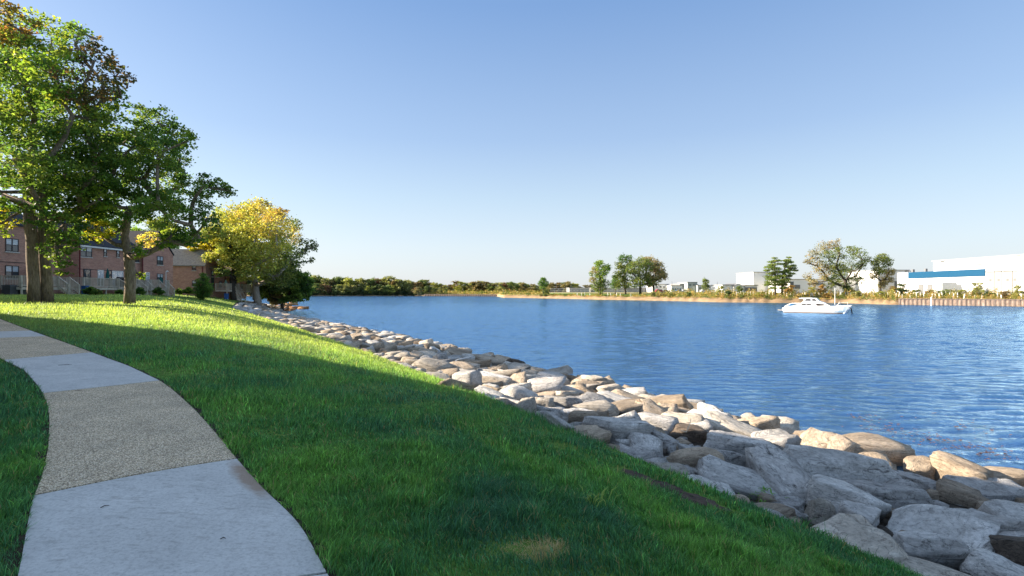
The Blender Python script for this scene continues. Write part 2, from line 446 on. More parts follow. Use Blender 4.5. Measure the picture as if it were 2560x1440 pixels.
# ------------------------------------------------------------------ path
RE = [(1000,1760),(905,1590),(816,1440),(756,1325),(715,1280),(664,1234),(591,1151),(532,1078),(486,1027),(431,977),(399,954),(321,917),(229,883),(115,842),(76,828),(0,799)]
LE = [(-40,1760),(0,1600),(46,1450),(78,1266),(86,1244),(105,1200),(121,1124),(124,1055),(119,1014),(108,986),(92,963),(60,927),(9,902)]
rw = [at(a, b) for a, b in RE]; lw = [at(a, b) for a, b in LE]
def off_left(i, w=1.35):
    a, b = rw[i - 1], rw[min(i + 1, len(rw) - 1)]
    d = Vector((b.x - a.x, b.y - a.y, 0)).normalized()
    q = rw[i] + Vector((-d.y, d.x, 0)) * w
    return q
lw += [off_left(13), off_left(14), off_left(15)]
ex = (rw[-1] - rw[-2]).normalized()
for k in (4, 9, 16, 26): rw.append(rw[15] + ex * k); lw.append(lw[15] + ex * k + Vector((-0.02, 0, 0)))
def interp_edge(pts, n):
    P = np.array([(q.x, q.y) for q in pts]); d = np.r_[0, np.cumsum(np.hypot(*np.diff(P, axis=0).T))]
    # smooth by Catmull-Rom resampling
    u = np.linspace(0, d[-1], n)
    x = np.interp(u, d, P[:, 0]); y = np.interp(u, d, P[:, 1])
    ker = np.array([1, 3, 4, 3, 1]) / 12.0
    xs = np.convolve(np.pad(x, 2, 'edge'), ker, 'valid'); ys_ = np.convolve(np.pad(y, 2, 'edge'), ker, 'valid')
    return np.stack([xs, ys_], 1), u, d
# joints given as (index of right edge point, index of left edge point)
JR = [2, 6, 10, 12, 13, 14, 16, 17, 18, 19]
JL = [1, 4, 9, 12, 13, 14, 16, 17, 18, 19]
PR = np.array([(q.x, q.y) for q in rw]); PL = np.array([(q.x, q.y) for q in lw])
dR = np.r_[0, np.cumsum(np.hypot(*np.diff(PR, axis=0).T))]; dL = np.r_[0, np.cumsum(np.hypot(*np.diff(PL, axis=0).T))]
def smooth_edge(P, d):
    u = np.linspace(0, d[-1], 900); x = np.interp(u, d, P[:, 0]); y = np.interp(u, d, P[:, 1])
    w = 9; ker = np.ones(w) / w
    return u, np.convolve(np.pad(x, w // 2, 'edge'), ker, 'valid'), np.convolve(np.pad(y, w // 2, 'edge'), ker, 'valid')
uR, xR, yR = smooth_edge(PR, dR); uL, xL, yL = smooth_edge(PL, dL)
path_poly = np.concatenate([np.stack([xR, yR], 1), np.stack([xL, yL], 1)[::-1]])
pv, pf, pm = [], [], []
bounds = [(0.0, 0.0)] + [(dR[a], dL[b]) for a, b in zip(JR, JL)]
for k in range(len(bounds) - 1):
    (a0, b0), (a1, b1) = bounds[k], bounds[k + 1]
    a1 -= 0.013; b1 -= 0.013; a0 += 0.013; b0 += 0.013
    nL, nW = 26, 10
    base = len(pv)
    for i in range(nL + 1):
        fr = i / nL
        rx, ry = np.interp(a0 + (a1 - a0) * fr, uR, xR), np.interp(a0 + (a1 - a0) * fr, uR, yR)
        lx, ly = np.interp(b0 + (b1 - b0) * fr, uL, xL), np.interp(b0 + (b1 - b0) * fr, uL, yL)
        for j in range(nW + 1):
            g_ = j / nW; x = rx + (lx - rx) * g_; y = ry + (ly - ry) * g_
            edge = (i in (0, nL)) or (j in (0, nW))
            pv.append((x, y, gz(x, y) + 0.028 - (0.007 if edge else 0)))
    for i in range(nL):
        for j in range(nW):
            q = base + i * (nW + 1) + j
            pf.append((q, q + nW + 1, q + nW + 2, q + 1)); pm.append((k + 1) % 2 if k else 0)
    # skirt
    ring = [base + j for j in range(nW + 1)] + [base + i * (nW + 1) + nW for i in range(1, nL + 1)] + \
           [base + nL * (nW + 1) + j for j in reversed(range(nW))] + [base + i * (nW + 1) for i in reversed(range(1, nL))]
    b2 = len(pv)
    for q in ring: pv.append((pv[q][0], pv[q][1], pv[q][2] - 0.09))
    for i in range(len(ring)):
        j = (i + 1) % len(ring); pf.append((ring[i], ring[j], b2 + j, b2 + i)); pm.append((k + 1) % 2 if k else 0)
me = bpy.data.meshes.new('path'); me.from_pydata(pv, [], pf)
m, nt, p = new_mat('smooth_concrete', 0.85, 0.25)
v = coords(nt)
a_ = noise(nt, v, 1.7, 6, 0.65, 0.6); b_ = noise(nt, v, 40, 6, 0.8); c_ = noise(nt, coords(nt, 'Object', (1, 4, 1), (0, 0, 0.7)), 6, 6, 0.7)
col = ramp(nt, a_, [(0.3, (0.50, 0.48, 0.45)), (0.7, (0.63, 0.605, 0.565))])
col = mix(nt, 1.0, col, ramp(nt, b_, [(0.30, (0.62, 0.62, 0.62)), (0.5, (1, 1, 1)), (0.75, (1.15, 1.15, 1.15))]), 'MULTIPLY')
col = mix(nt, ramp(nt, c_, [(0.54, (0, 0, 0)), (0.66, (0.5, 0.5, 0.5))]), col, (0.27, 0.25, 0.22))
# rust-brown stain spreading from the slab corner
jc = rw[6]
geo = nt.nodes.new('ShaderNodeNewGeometry')
def blob_mask(cx, cy, sx, sy, rz, wob=0.5):
    mp = nt.nodes.new('ShaderNodeMapping'); mp.vector_type = 'TEXTURE'
    mp.inputs['Location'].default_value = (cx, cy, 0); mp.inputs['Scale'].default_value = (sx, sy, 50); mp.inputs['Rotation'].default_value = (0, 0, rz)
    nt.links.new(geo.outputs['Position'], mp.inputs[0])
    ln = nt.nodes.new('ShaderNodeVectorMath'); ln.operation = 'LENGTH'; nt.links.new(mp.outputs[0], ln.inputs[0])
    s_ = math_n(nt, 'ADD', ln.outputs['Value'], math_n(nt, 'MULTIPLY', math_n(nt, 'SUBTRACT', noise(nt, geo.outputs['Position'], 6, 5), 0.5), wob * 2))
    return ramp(nt, s_, [(0.45, (1, 1, 1)), (1.0, (0, 0, 0))])
st_c = rw[6].lerp(rw[4], 0.42)
msk = blob_mask(st_c.x - 0.04, st_c.y - 0.02, 0.13, 0.62, math.atan2(rw[4].y - rw[6].y, rw[4].x - rw[6].x) - R(90))
col = mix(nt, math_n(nt, 'MULTIPLY', msk, 0.7), col, (0.30, 0.17, 0.09))
nt.links.new(col, p.inputs['Base Color']); bump(nt, math_n(nt, 'ADD', b_, c_), 0.35, 0.006)
conc = m
m, nt, p = new_mat('exposed_aggregate', 0.85, 0.25)
v = coords(nt)
vo = nt.nodes.new('ShaderNodeTexVoronoi'); vo.inputs['Scale'].default_value = 95; nt.links.new(v, vo.inputs['Vector'])
sx = nt.nodes.new('ShaderNodeSeparateColor'); nt.links.new(vo.outputs['Color'], sx.inputs[0])
col = ramp(nt, sx.outputs[0], [(0.0, (0.22, 0.17, 0.12)), (0.3, (0.60, 0.48, 0.33)), (0.65, (0.76, 0.62, 0.44)), (1, (0.92, 0.82, 0.65))])
col = mix(nt, ramp(nt, vo.outputs['Distance'], [(0.40, (0, 0, 0)), (0.75, (1, 1, 1))]), col, (0.26, 0.20, 0.14))
col = mix(nt, 1.0, col, ramp(nt, noise(nt, v, 2.2, 5), [(0.3, (0.90, 0.87, 0.83)), (0.7, (1.22, 1.17, 1.10))]), 'MULTIPLY')
nt.links.new(col, p.inputs['Base Color'])
bump(nt, math_n(nt, 'SUBTRACT', 1.0, vo.outputs['Distance']), 0.5, 0.008)
me.materials.append(conc); me.materials.append(m)
me.polygons.foreach_set('material_index', pm)
me.update()
path = link('path', me)
tag(path, 'curving footpath of smooth and pebbly concrete slabs', 'path', kind='structure')
# dark soil showing in the joints and along the edges
def inside(poly, x, y):
    x = np.asarray(x); y = np.asarray(y); c = np.zeros(x.shape, bool)
    x0, y0 = poly[:, 0], poly[:, 1]; x1, y1 = np.roll(x0, -1), np.roll(y0, -1)
    for a, b, c1, d in zip(x0, y0, x1, y1):
        if b == d: continue
        hit = ((b > y) != (d > y)) & (x < (c1 - a) * (y - b) / (d - b) + a)
        c ^= hit
    return c
soil_mat = mapped('path_edge_soil', (0.04, 0.03, 0.02), 0.5, 12, 0.95, 0.01)
sv_, sf_ = [], []
for (ux, xx, yy) in ((uR, xR, yR), (uL, xL, yL)):
    k = 3; xx = xx[::k]; yy = yy[::k]
    tx = np.gradient(xx); ty = np.gradient(yy); l = np.hypot(tx, ty); nx, ny = ty / l, -tx / l
    b0 = len(sv_)
    wob = 0.055 + 0.02 * np.sin(np.arange(len(xx)) * 0.9) + 0.015 * np.sin(np.arange(len(xx)) * 2.3)
    for i in range(len(xx)):
        for o in (-wob[i], wob[i]):
            x, y = xx[i] + nx[i] * o, yy[i] + ny[i] * o
            sv_.append((x, y, gz(x, y) + 0.012))
    for i in range(len(xx) - 1): sf_.append((b0 + 2*i, b0 + 2*i + 2, b0 + 2*i + 3, b0 + 2*i + 1))
me = bpy.data.meshes.new('path_edge_soil'); me.from_pydata(sv_, [], sf_); me.update()
tag(link('path_edge_soil', me, None, soil_mat), 'narrow strip of bare soil along both path edges', 'soil', kind='structure')

# ------------------------------------------------------------------ grass blades (uncountable: one object)
strip_a, strip_b = at(1560, 1178), at(1825, 1283)
dead_c = at(1352, 1375)
strip2 = at(1408, 1117)
def seg_dist(x, y, a, b):
    ax, ay, bx, by = a.x, a.y, b.x, b.y
    u = np.clip(((x - ax) * (bx - ax) + (y - ay) * (by - ay)) / ((bx - ax) ** 2 + (by - ay) ** 2), 0, 1)
    return np.hypot(x - ax - u * (bx - ax), y - ay - u * (by - ay))
def make_grass():
    rg = np.random.default_rng(5)
    edges = [2.1]
    while edges[-1] < 95: edges.append(edges[-1] * 1.09)
    xs, ys = [], []
    for a, b in zip(edges[:-1], edges[1:]):
        d = (a + b) / 2
        den = min(8500, 1.25 * 512 ** 2 * 2 / d ** 3 * min(2.2, max(1.0, d / 8)))
        hw = 1.06 * b + 0.8
        n = int(den * (b - a) * 2 * hw)
        xs.append(rg.uniform(-hw, hw, n)); ys.append(rg.uniform(a, b, n))
    x = np.concatenate(xs); y = np.concatenate(ys)
    s, t = st_of(x, y)
    k = t < te_of(s) + 0.05 + 0.05 * np.sin(s * 5) + 0.04 * np.sin(s * 13)
    k &= (t > -60)
    x, y = x[k], y[k]
    k = ~inside(path_poly[::4], x, y)
    # nothing on the first centimetres beside the path, thin in the bare patches
    pp = path_poly[::2]
    x, y = x[k], y[k]
    near = np.zeros(len(x), bool)
    idx = np.where((x < 1.5) & (y < 26))[0]
    for c0 in range(0, len(idx), 20000):
        ii = idx[c0:c0 + 20000]
        dd = np.min((x[ii, None] - pp[None, ::2, 0]) ** 2 + (y[ii, None] - pp[None, ::2, 1]) ** 2, axis=1)
        near[ii] = dd < (0.03 + 0.03 * rg.random(len(ii))) ** 2
    ds = seg_dist(x, y, strip_a, strip_b) + 0.05 * np.sin(x * 9) * np.sin(y * 7)
    bare = (ds < 0.17) & (rg.random(len(x)) < 0.93)
    d2 = np.hypot(x - strip2.x, y - strip2.y)
    bare |= (d2 < 0.22) & (rg.random(len(x)) < 0.8)
    k = ~(near | bare)
    x, y = x[k], y[k]
    n = len(x)
    z = ground_z(x, y)
    P = np.stack([x, y], 1)
    pa = wave_noise(P, 3, (0.25, 0.7, 1.9), (1, 0.8, 0.6))      # colour patches
    pb = wave_noise(P, 4, (0.5, 1.3, 3.0), (1, 0.8, 0.7))       # height patches
    pc = wave_noise(P, 8, (2.2, 5.0), (1, 0.8))
    d = np.maximum(y, 1.0)
    s, t = st_of(x, y); e = te_of(s) - t
    w = np.maximum(0.0036, d / 512 * 0.70) * rg.uniform(0.7, 1.3, n)
    hgt = (0.064 + 0.017 * pb + 0.010 * pc) * rg.uniform(0.55, 1.3, n) + 0.01 * np.clip(1.2 - np.abs(e - 2.2), 0, 1)
    hgt = np.clip(hgt, 0.022, 0.16) * (1 + 0.25 * np.clip(d / 30, 0, 1))
    tall = rg.random(n) < 0.012
    hgt[tall] *= 1.6
    az = rg.uniform(0, 2 * np.pi, n) ; lean = rg.uniform(0.15, 0.95, n) * hgt
    lx = np.cos(az) * lean + 0.18 * hgt * np.sin(pb * 2 + 1); ly = np.sin(az) * lean + 0.18 * hgt * np.cos(pc * 2)
    wa = rg.uniform(0, np.pi, n); wx, wy = np.cos(wa) * w / 2, np.sin(wa) * w / 2
    # colours
    base = np.array([0.050, 0.140, 0.046]); yel = np.array([0.098, 0.205, 0.046]); blu = np.array([0.038, 0.105, 0.062])
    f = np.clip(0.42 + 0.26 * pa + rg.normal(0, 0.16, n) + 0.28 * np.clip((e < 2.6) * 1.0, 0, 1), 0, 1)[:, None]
    col = np.where(f > 0.5, base + (yel - base) * (f - 0.5) * 2, blu + (base - blu) * f * 2)
    col = col * np.exp(rg.normal(0, 0.42, (n, 1)))
    tuft = np.clip(wave_noise(P, 14, (4.0, 9.0), (1, 0.8)) - 0.5, 0, 1)
    hgt = hgt * (1 + 0.7 * tuft)
    dry = (rg.random(n) < 0.025 + 0.05 * np.clip(pc - 0.6, 0, 1))
    col[dry] = np.array([0.30, 0.235, 0.12]) * rg.uniform(0.7, 1.1, (dry.sum(), 1))
    dm = np.hypot((x - dead_c.x) / 1.0, (y - dead_c.y) / 1.15) + 0.05 * pc + 0.02 * pb
    dd = (dm < 0.21) & (rg.random(n) < np.clip((0.23 - dm) / 0.12, 0, 0.9))
    col[dd] = np.array([0.36, 0.27, 0.15]) * rg.uniform(0.7, 1.15, (dd.sum(), 1)); hgt[dd] *= 0.55
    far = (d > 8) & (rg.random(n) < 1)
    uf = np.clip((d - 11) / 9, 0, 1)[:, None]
    col = col * (1 - 0.7 * uf) + 0.7 * uf * np.array([0.33, 0.37, 0.10]) * rg.uniform(0.6, 1.35, (n, 1)) * (1 + 0.14 * pa[:, None])  # sunlit look painted in: blades turn yellower and brighter with distance
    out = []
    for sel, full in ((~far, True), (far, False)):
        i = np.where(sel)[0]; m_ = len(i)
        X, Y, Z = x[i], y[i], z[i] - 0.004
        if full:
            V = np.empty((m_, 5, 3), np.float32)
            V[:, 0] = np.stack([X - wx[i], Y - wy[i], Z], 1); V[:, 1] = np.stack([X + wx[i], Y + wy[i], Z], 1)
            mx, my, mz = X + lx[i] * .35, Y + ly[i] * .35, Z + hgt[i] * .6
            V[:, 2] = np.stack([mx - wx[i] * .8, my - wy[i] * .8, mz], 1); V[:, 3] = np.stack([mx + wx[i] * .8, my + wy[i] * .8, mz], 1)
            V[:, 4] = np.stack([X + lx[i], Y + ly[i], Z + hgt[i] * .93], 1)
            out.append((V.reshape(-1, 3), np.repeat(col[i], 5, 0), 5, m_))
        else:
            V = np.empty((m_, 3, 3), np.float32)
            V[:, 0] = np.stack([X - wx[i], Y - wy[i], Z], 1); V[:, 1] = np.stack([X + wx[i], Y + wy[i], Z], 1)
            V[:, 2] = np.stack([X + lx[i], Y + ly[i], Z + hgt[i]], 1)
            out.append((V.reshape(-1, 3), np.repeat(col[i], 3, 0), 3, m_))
    A, B = out
    ia = np.arange(A[3])[:, None] * 5
    f4 = ia + np.array([[0, 1, 3, 2]]); f3 = ia + np.array([[2, 3, 4]])
    ib = len(A[0]) + np.arange(B[3])[:, None] * 3 + np.array([[0, 1, 2]])
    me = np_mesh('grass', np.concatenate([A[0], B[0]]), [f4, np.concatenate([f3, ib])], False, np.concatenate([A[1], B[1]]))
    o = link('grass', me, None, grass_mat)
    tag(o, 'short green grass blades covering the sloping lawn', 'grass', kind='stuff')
    print('grass blades', n)
make_grass()
# bare earth scar in the grass
def patch_mesh(name, pts, mat, label, cat):
    vs = [(a, b, gz(a, b) + 0.012) for a, b in pts]
    me = bpy.data.meshes.new(name); me.from_pydata(vs, [], [tuple(range(len(vs)))]); me.update()
    tag(link(name, me, None, mat), label, cat, kind='structure')
def scar(name, a, b, w, n, mat, label):
    d = Vector((b.x - a.x, b.y - a.y)).normalized(); nn = Vector((-d.y, d.x)); L, Rr = [], []
    V_, F_ = [], []
    for i in range(n + 1):
        f = i / n; c = Vector((a.x, a.y)).lerp(Vector((b.x, b.y)), f)
        ww = w * (0.35 + math.sin(math.pi * f) ** 0.5 * 0.65) * (1 + 0.25 * math.sin(f * 19) + 0.15 * math.sin(f * 41))
        for j in range(5):
            q = c + nn * ww * (j / 2 - 1)
            V_.append((q.x, q.y, gz(q.x, q.y) + 0.010 + 0.022 * math.sin(j / 4 * math.pi) + 0.006 * math.sin(i * 2.1 + j)))
    for i in range(n):
        for j in range(4):
            k = i * 5 + j; F_.append((k, k + 5, k + 6, k + 1))
    me = bpy.data.meshes.new(name); me.from_pydata(V_, [], F_); me.update()
    tag(link(name, me, None, mat), label, 'soil', kind='structure')
earth = mapped('bare_earth', (0.075, 0.052, 0.038), 0.55, 9, 0.95, 0.03)
scar('bare_soil', strip_a, strip_b, 0.20, 40, earth, 'long dark strip of bare soil in the lower lawn')

# ------------------------------------------------------------------ boulders of the shore bank
_ico = {}
def ico(n):
    if n not in _ico:
        bm = bmesh.new(); bmesh.ops.create_icosphere(bm, subdivisions=n, radius=1.0)
        v = np.array([x.co[:] for x in bm.verts]); f = np.array([[q.index for q in p_.verts] for p_ in bm.faces]); bm.free()
        _ico[n] = (v / np.linalg.norm(v, axis=1)[:, None], f)
    return _ico[n]
def rock_verts(seed, dims, sub=3):
    r = np.random.default_rng(seed)
    v, f = ico(sub); v = v.copy()
    N, D = [], []
    for ax in range(3):                       # six rough faces of a broken block
        for sg in (-1, 1):
            n = np.zeros(3); n[ax] = sg; n += r.normal(0, 0.17, 3); n /= np.linalg.norm(n); N.append(n); D.append(r.uniform(0.82, 1.0))
    for _ in range(7):                        # broken-off corners and edges
        n = r.choice([-1, 1], 3) * r.uniform(0.25, 1, 3); n /= np.linalg.norm(n); N.append(n); D.append(r.uniform(1.02, 1.45))
    N = np.array(N); D = np.array(D)
    c = np.maximum(v @ N.T, 0) / D
    pw = 26 if sub < 4 else 42
    v = v * (np.sum(c ** pw, axis=1) ** (-1.0 / pw))[:, None]
    v = v / np.max(np.abs(v), axis=0)
    v = v + v / np.linalg.norm(v, axis=1)[:, None] * (wave_noise(v, seed, (0.9, 2.4, 5.5), (0.7, 0.6, 0.5))[:, None] * 0.034)
    # layered ledges
    lay = np.sin(v[:, 2] * r.uniform(7, 13) + wave_noise(v[:, :2], seed + 1, (0.6,), (1,)) * 0.8)
    v[:, :2] *= (1 + 0.022 * lay)[:, None]
    return v * (np.array(dims) / 2), f
def rock_obj(seed, dims, mat, sub=3):
    v, f = rock_verts(seed, dims, sub)
    me = np_mesh('boulder', v, [f], True); me.materials.append(mat); return me

# near boulders, measured on the photograph: centre, width, height, tilt of the long axis, tone, label
NEAR = [
 (2075,1195,345,132,7,'L','huge pale ledge of rock with a flat sloping top, largest boulder of the bank'),
 (2205,1263,292,112,9,'G','broad blue-grey streaked slab below the largest pale boulder'),
 (2050,1107,236,62,13,'D','long dark brown slab lying behind the largest pale boulder, sunlit along its top'),
 (2286,1163,236,60,15,'D','long dark slab with ridged top between the huge pale boulder and the whitish sunlit one'),
 (2221,1120,215,46,8,'W','flat sunlit whitish slab at the water behind the ridged dark slab'),
 (2402,1168,168,86,18,'W','smooth rounded whitish boulder half in sun beside the ridged dark slab'),
 (2080,1088,92,40,20,'T','tan ribbed boulder at the water above the long brown slab'),
 (1985,1062,98,36,10,'W','small bright white boulder at the water left of the ribbed tan one'),
 (2520,1199,115,48,14,'T','tan boulder at the water by the right edge of the photo'),
 (2288,1220,165,62,14,'G','wedge-shaped grey boulder tucked behind the blue-grey streaked slab'),
 (2470,1250,225,84,7,'G','wide grey layered ledge near the right edge below the smooth whitish boulder'),
 (2416,1333,252,122,11,'L','big blocky pale boulder with a tuft of dry grass on its dark front face'),
 (2147,1312,125,108,22,'G','rounded brown-grey boulder wedged against the grass below the blue-grey slab'),
 (2306,1382,195,126,8,'L','flat-topped whitish block beside the lawn at the bottom of the photo'),
 (2545,1385,120,105,0,'G','grey boulder cut by the right edge near the lower corner'),
 (2465,1415,155,66,12,'D','dark low boulder with dry straw between two pale blocks in the lower corner'),
 (2059,1300,90,36,15,'G','small low grey stone at the grass edge left of the rounded brown-grey boulder'),
 (1967,1268,100,30,14,'G','thin flat grey stone in the grass below the largest pale boulder'),
 (2455,1442,80,26,4,'L','sliver of pale stone at the very bottom beside the dark strawy boulder'),
 (2535,1302,90,40,10,'G','low grey stone at the right edge above the lower corner'),
 (1845,1132,188,76,9,'G','big domed blue-dark boulder left of the largest pale one'),
 (1866,1197,116,54,4,'L','blocky white stone beside the leafy weed at the lawn edge'),
 (1799,1068,108,50,8,'T','banded boulder half in shadow above the domed blue-dark one'),
 (1893,1084,92,86,6,'T','upright tan boulder crossed by the shadow line, left of the long brown slab'),
 (1702,1046,134,50,10,'T','low sunlit tan boulder with lichen above the peaked dark one'),
 (1650,1060,114,42,10,'D','dark flat-topped boulder with a sunlit rim at the shadow line'),
 (1716,1092,126,56,8,'D','peaked dark grey boulder with a twig lying on it'),
 (1656,1113,94,60,20,'G','wrinkled grey boulder with swirling bands left of the peaked dark one'),
 (1584,1123,106,46,8,'L','smooth pale boulder cut by the lawn left of the wrinkled one'),
 (1740,1139,94,40,8,'L','white boulder with black stripes on its flat top'),
 (1757,1163,132,42,14,'G','long grey stone under the black-striped white boulder'),
 (1700,1175,150,32,18,'L','long pale stone half sunk in the lawn edge'),
 (1846,1172,102,34,8,'D','dark low stone under the domed blue-dark boulder'),
 (1506,1083,166,50,5,'L','wide pale boulder with a knobbly top at the grass edge'),
 (1586,1093,46,22,0,'G','small round grey stone sitting between two pale boulders'),
 (1614,1080,52,30,0,'G','small dark-fronted grey stone beneath the dark flat-topped boulder'),
 (1523,1041,152,34,15,'D','long charred-looking dark slab along the shadow line'),
 (1450,1052,112,46,6,'L','humped pale grey boulder left of the charred-looking dark slab'),
 (1440,1070,38,17,0,'G','tiny grey stone in front of the humped pale grey boulder'),
 (1594,1030,86,40,12,'T','rounded orange-tan boulder behind the charred-looking slab'),
 (1609,1007,62,38,6,'W','brilliant white rounded boulder in full sun'),
 (1671,1016,90,32,6,'T','sunlit boulder with a dark brown patch right of the brilliant white one'),
 (1730,1006,88,36,14,'W','pale creamy boulder at the water right of the dark-patched one'),
 (1806,1031,86,48,10,'T','big smooth tan boulder standing at the water'),
 (1882,1044,112,26,12,'T','flat layered tan slab along the water left of the small bright white boulder'),
 (1657,986,78,20,12,'W','thin white slab at the water edge in full sun'),
 (1513,1006,140,34,5,'T','long sunlit tan boulder with a saddle-shaped top'),
 (1441,1011,30,30,0,'T','small pointed tan stone left of the saddle-topped boulder'),
 (1548,1024,36,16,0,'T','small sunlit stone below the saddle-topped boulder'),
 (1385,1007,92,34,5,'T','striped golden boulder in sun above the shadow line'),
 (1297,983,78,48,6,'W','chunky cream boulder with rounded shoulders in sun'),
 (1364,980,64,32,6,'T','mottled brown boulder right of the chunky cream one'),
 (1466,978,78,28,4,'T','sunlit wedge-shaped boulder behind the saddle-topped one'),
 (1236,962,104,36,10,'W','cream boulder with a notched top in the sunlit stretch'),
 (1231,978,54,28,14,'T','sunlit tan stone leaning at the shadow line below the notched boulder'),
 (1397,952,88,36,14,'T','big smooth domed tan boulder in the sunlit stretch'),
 (1321,951,82,24,2,'W','bright cream boulder with a dark chipped end'),
 (1271,945,40,24,0,'G','small ball-like grey boulder among cream ones'),
 (1468,964,80,26,8,'W','white boulder with a scooped edge close to the water'),
 (1529,977,54,30,10,'W','pale knuckle-shaped boulder at the water'),
 (1176,952,48,26,4,'T','sunlit block with a brown shaded front face'),
 (1146,967,104,26,12,'T','low brown-tan slab at the tip of the sunlit grass'),
 (1111,941,80,24,2,'G','grey rounded log-shaped boulder at the lawn edge'),
 (1262,1000,92,24,14,'L','pale shaded slab touching the lawn below the chunky cream boulder'),
 (1335,1031,152,42,14,'L','very broad smooth grey slab in shade at the lawn edge'),
 (1394,1062,70,34,12,'G','lumpy grey boulder at the lawn edge below the broad smooth slab'),
 (1432,934,58,24,12,'W','white boulder with a flat face at the waterline'),
 (1287,921,62,28,10,'D','dark wedge with a steep front in the sunlit stretch'),
 (1264,910,104,16,2,'D','long thin brown slab at the water'),
 (1335,916,38,18,8,'D','small square brown block by the water'),
 (1361,927,62,20,6,'D','split brown boulder with an overhanging top by the water'),
 (1307,933,54,16,0,'T','flat tan block in front of the split brown boulder'),
 (1229,927,48,20,4,'G','fluted grey-tan boulder left of the steep dark wedge'),
 (1080,926,86,22,6,'W','cream hump-backed boulder touching the sunlit grass'),
]
rocks = []     # x, y, z, dims, rot, tone, label, seed
def proj(P): return 1280 + F * P[0] / P[1], HZ - F * (P[2] - CAMZ) / P[1]
for i, (px, py, w, h, tilt, tone, lab) in enumerate(NEAR):
    P = at(px, py, 0.10)
    for _ in range(2):
        d = P.y; hm = h / F * math.hypot(d, 0); al = math.atan2(CAMZ - P.z, P.y)
        D = hm / (0.72 * math.cos(al) + 0.86 * math.sin(al)) * 0.98
        Zt = min(1.0 * D, 0.85)
        P = at(px, py, 0.12 * Zt)
    best = None
    for k in range(-85, 60, 3):
        a = R(k); dx, dy = math.cos(a) * 0.3, math.sin(a) * 0.3
        A = (P.x - dx, P.y - dy, gz(P.x - dx, P.y - dy)); B = (P.x + dx, P.y + dy, gz(P.x + dx, P.y + dy))
        ua, va = proj(A); ub, vb = proj(B)
        if ub - ua < 5: continue
        e = abs(math.degrees(math.atan2(vb - va, ub - ua)) - tilt)
        if best is None or e < best[0]: best = (e, a, (ub - ua) / 0.6)
    _, a, ppm = best
    L = w / ppm * 0.98
    L = min(L, w / F * P.y * 1.6)
    if w > 200: L *= 1.12; D *= 1.12
    pitch = math.atan2(gz(P.x + math.cos(a) * L / 2, P.y + math.sin(a) * L / 2) - gz(P.x - math.cos(a) * L / 2, P.y - math.sin(a) * L / 2), L)
    rocks.append([P.x, P.y, P.z, (L, max(D * 1.0, 0.2), max(Zt * 1.15, 0.16)), (0, -pitch * 0.8, a), tone, lab, 100 + i, True])
# fill the rest of the bank
rg = np.random.default_rng(11)
fixed = [(r[0], r[1], 0.36 * (r[3][0] + r[3][1]) / 2 + 0.0, r[3], r[4][2]) for r in rocks]
def hits_fixed(x, y, m):
    for (fx_, fy_, _, dm, a) in fixed:
        dx, dy = x - fx_, y - fy_
        u = dx * math.cos(a) + dy * math.sin(a); v_ = -dx * math.sin(a) + dy * math.cos(a)
        if (u / (dm[0] / 2 + m)) ** 2 + (v_ / (dm[1] / 2 + m)) ** 2 < 1: return True
    return False
s = -4.0
while s < 122:
    step = 0.80 + 0.35 * rg.random() if s < 60 else 1.0
    te, tw = float(te_of(s)), float(tw_of(s))
    n = max(3, int((tw - te + 0.3) / (1.0 if s < 60 else 1.25)))
    for j in range(n + 1):
        t = te + 0.22 + (tw - te - 0.05) * j / n + rg.uniform(-0.25, 0.25)
        if j == 0: t = te + 0.25 + rg.uniform(-0.05, 0.2)
        ss = s + rg.uniform(-0.35, 0.35)
        x, y = xy_of(ss, t)
        zone_sun = 5 < ss
        L = rg.uniform(0.8, 1.75); W = L * rg.uniform(0.45, 0.8); Hh = rg.uniform(0.36, 0.72)
        if ss > 60 and t > 11.0: tone = 'O'
        elif t > tw - 2.6 and ss < 30: tone = rg.choice(list('TWWTTL'))
        elif ss < 16: tone = rg.choice(list('LLGGTWWTD'))
        elif ss < 30: tone = rg.choice(list('TWWTTWGL'))
        elif ss < 55: tone = rg.choice(list('GWLTTLWD'))
        else: tone = rg.choice(list('LGWWTL'))
        low = hits_fixed(x, y, 0.05)
        zo = 0.04 + 0.14 * rg.random() + (0.10 if j >= n - 1 else 0) - (0.10 if j == 0 else 0)
        if low:
            if not hits_fixed(x, y, -0.16): L *= 0.55; W *= 0.6; zo = -0.02
            else: continue
        rocks.append([x, y, gz(x, y) + zo, (L, W, Hh), (rg.uniform(-.28, .28), rg.uniform(-.28, .28), R(120) + rg.normal(0, 0.8)), str(tone), None, int(rg.integers(0, 26)), False])
    s += step
# loose stones along the lawn edge and the waterline
for k in range(150):
    ss = rg.uniform(0, 60) ** 1.0; edge = rg.random() < 0.5
    t = float(te_of(ss)) + rg.uniform(0.05, 0.4) if edge else float(tw_of(ss)) + rg.uniform(-0.2, 0.25)
    x, y = xy_of(ss, t)
    if hits_fixed(x, y, -0.05): continue
    L = rg.uniform(0.3, 0.6)
    rocks.append([x, y, gz(x, y) + 0.06, (L, L * 0.75, L * 0.55), (0, 0, rg.uniform(0, 3)), str(rg.choice(list('GLTW'))), None, int(rg.integers(0, 26)), False])
def seen(r):
    if r[1] < 1: return 0
    u, v_ = proj(r[:3])
    if not (-60 < u < 2700 and v_ < 1530): return 0
    return r[3][0] * r[3][2] / r[1] ** 2
order = sorted([r for r in rocks if not r[8]], key=seen, reverse=True)
near_r = [r for r in rocks if r[8]]
n_ind = 298 - len(near_r)
singles = near_r + [r for r in order[:n_ind] if seen(r) > 0]
rest = order[n_ind:]
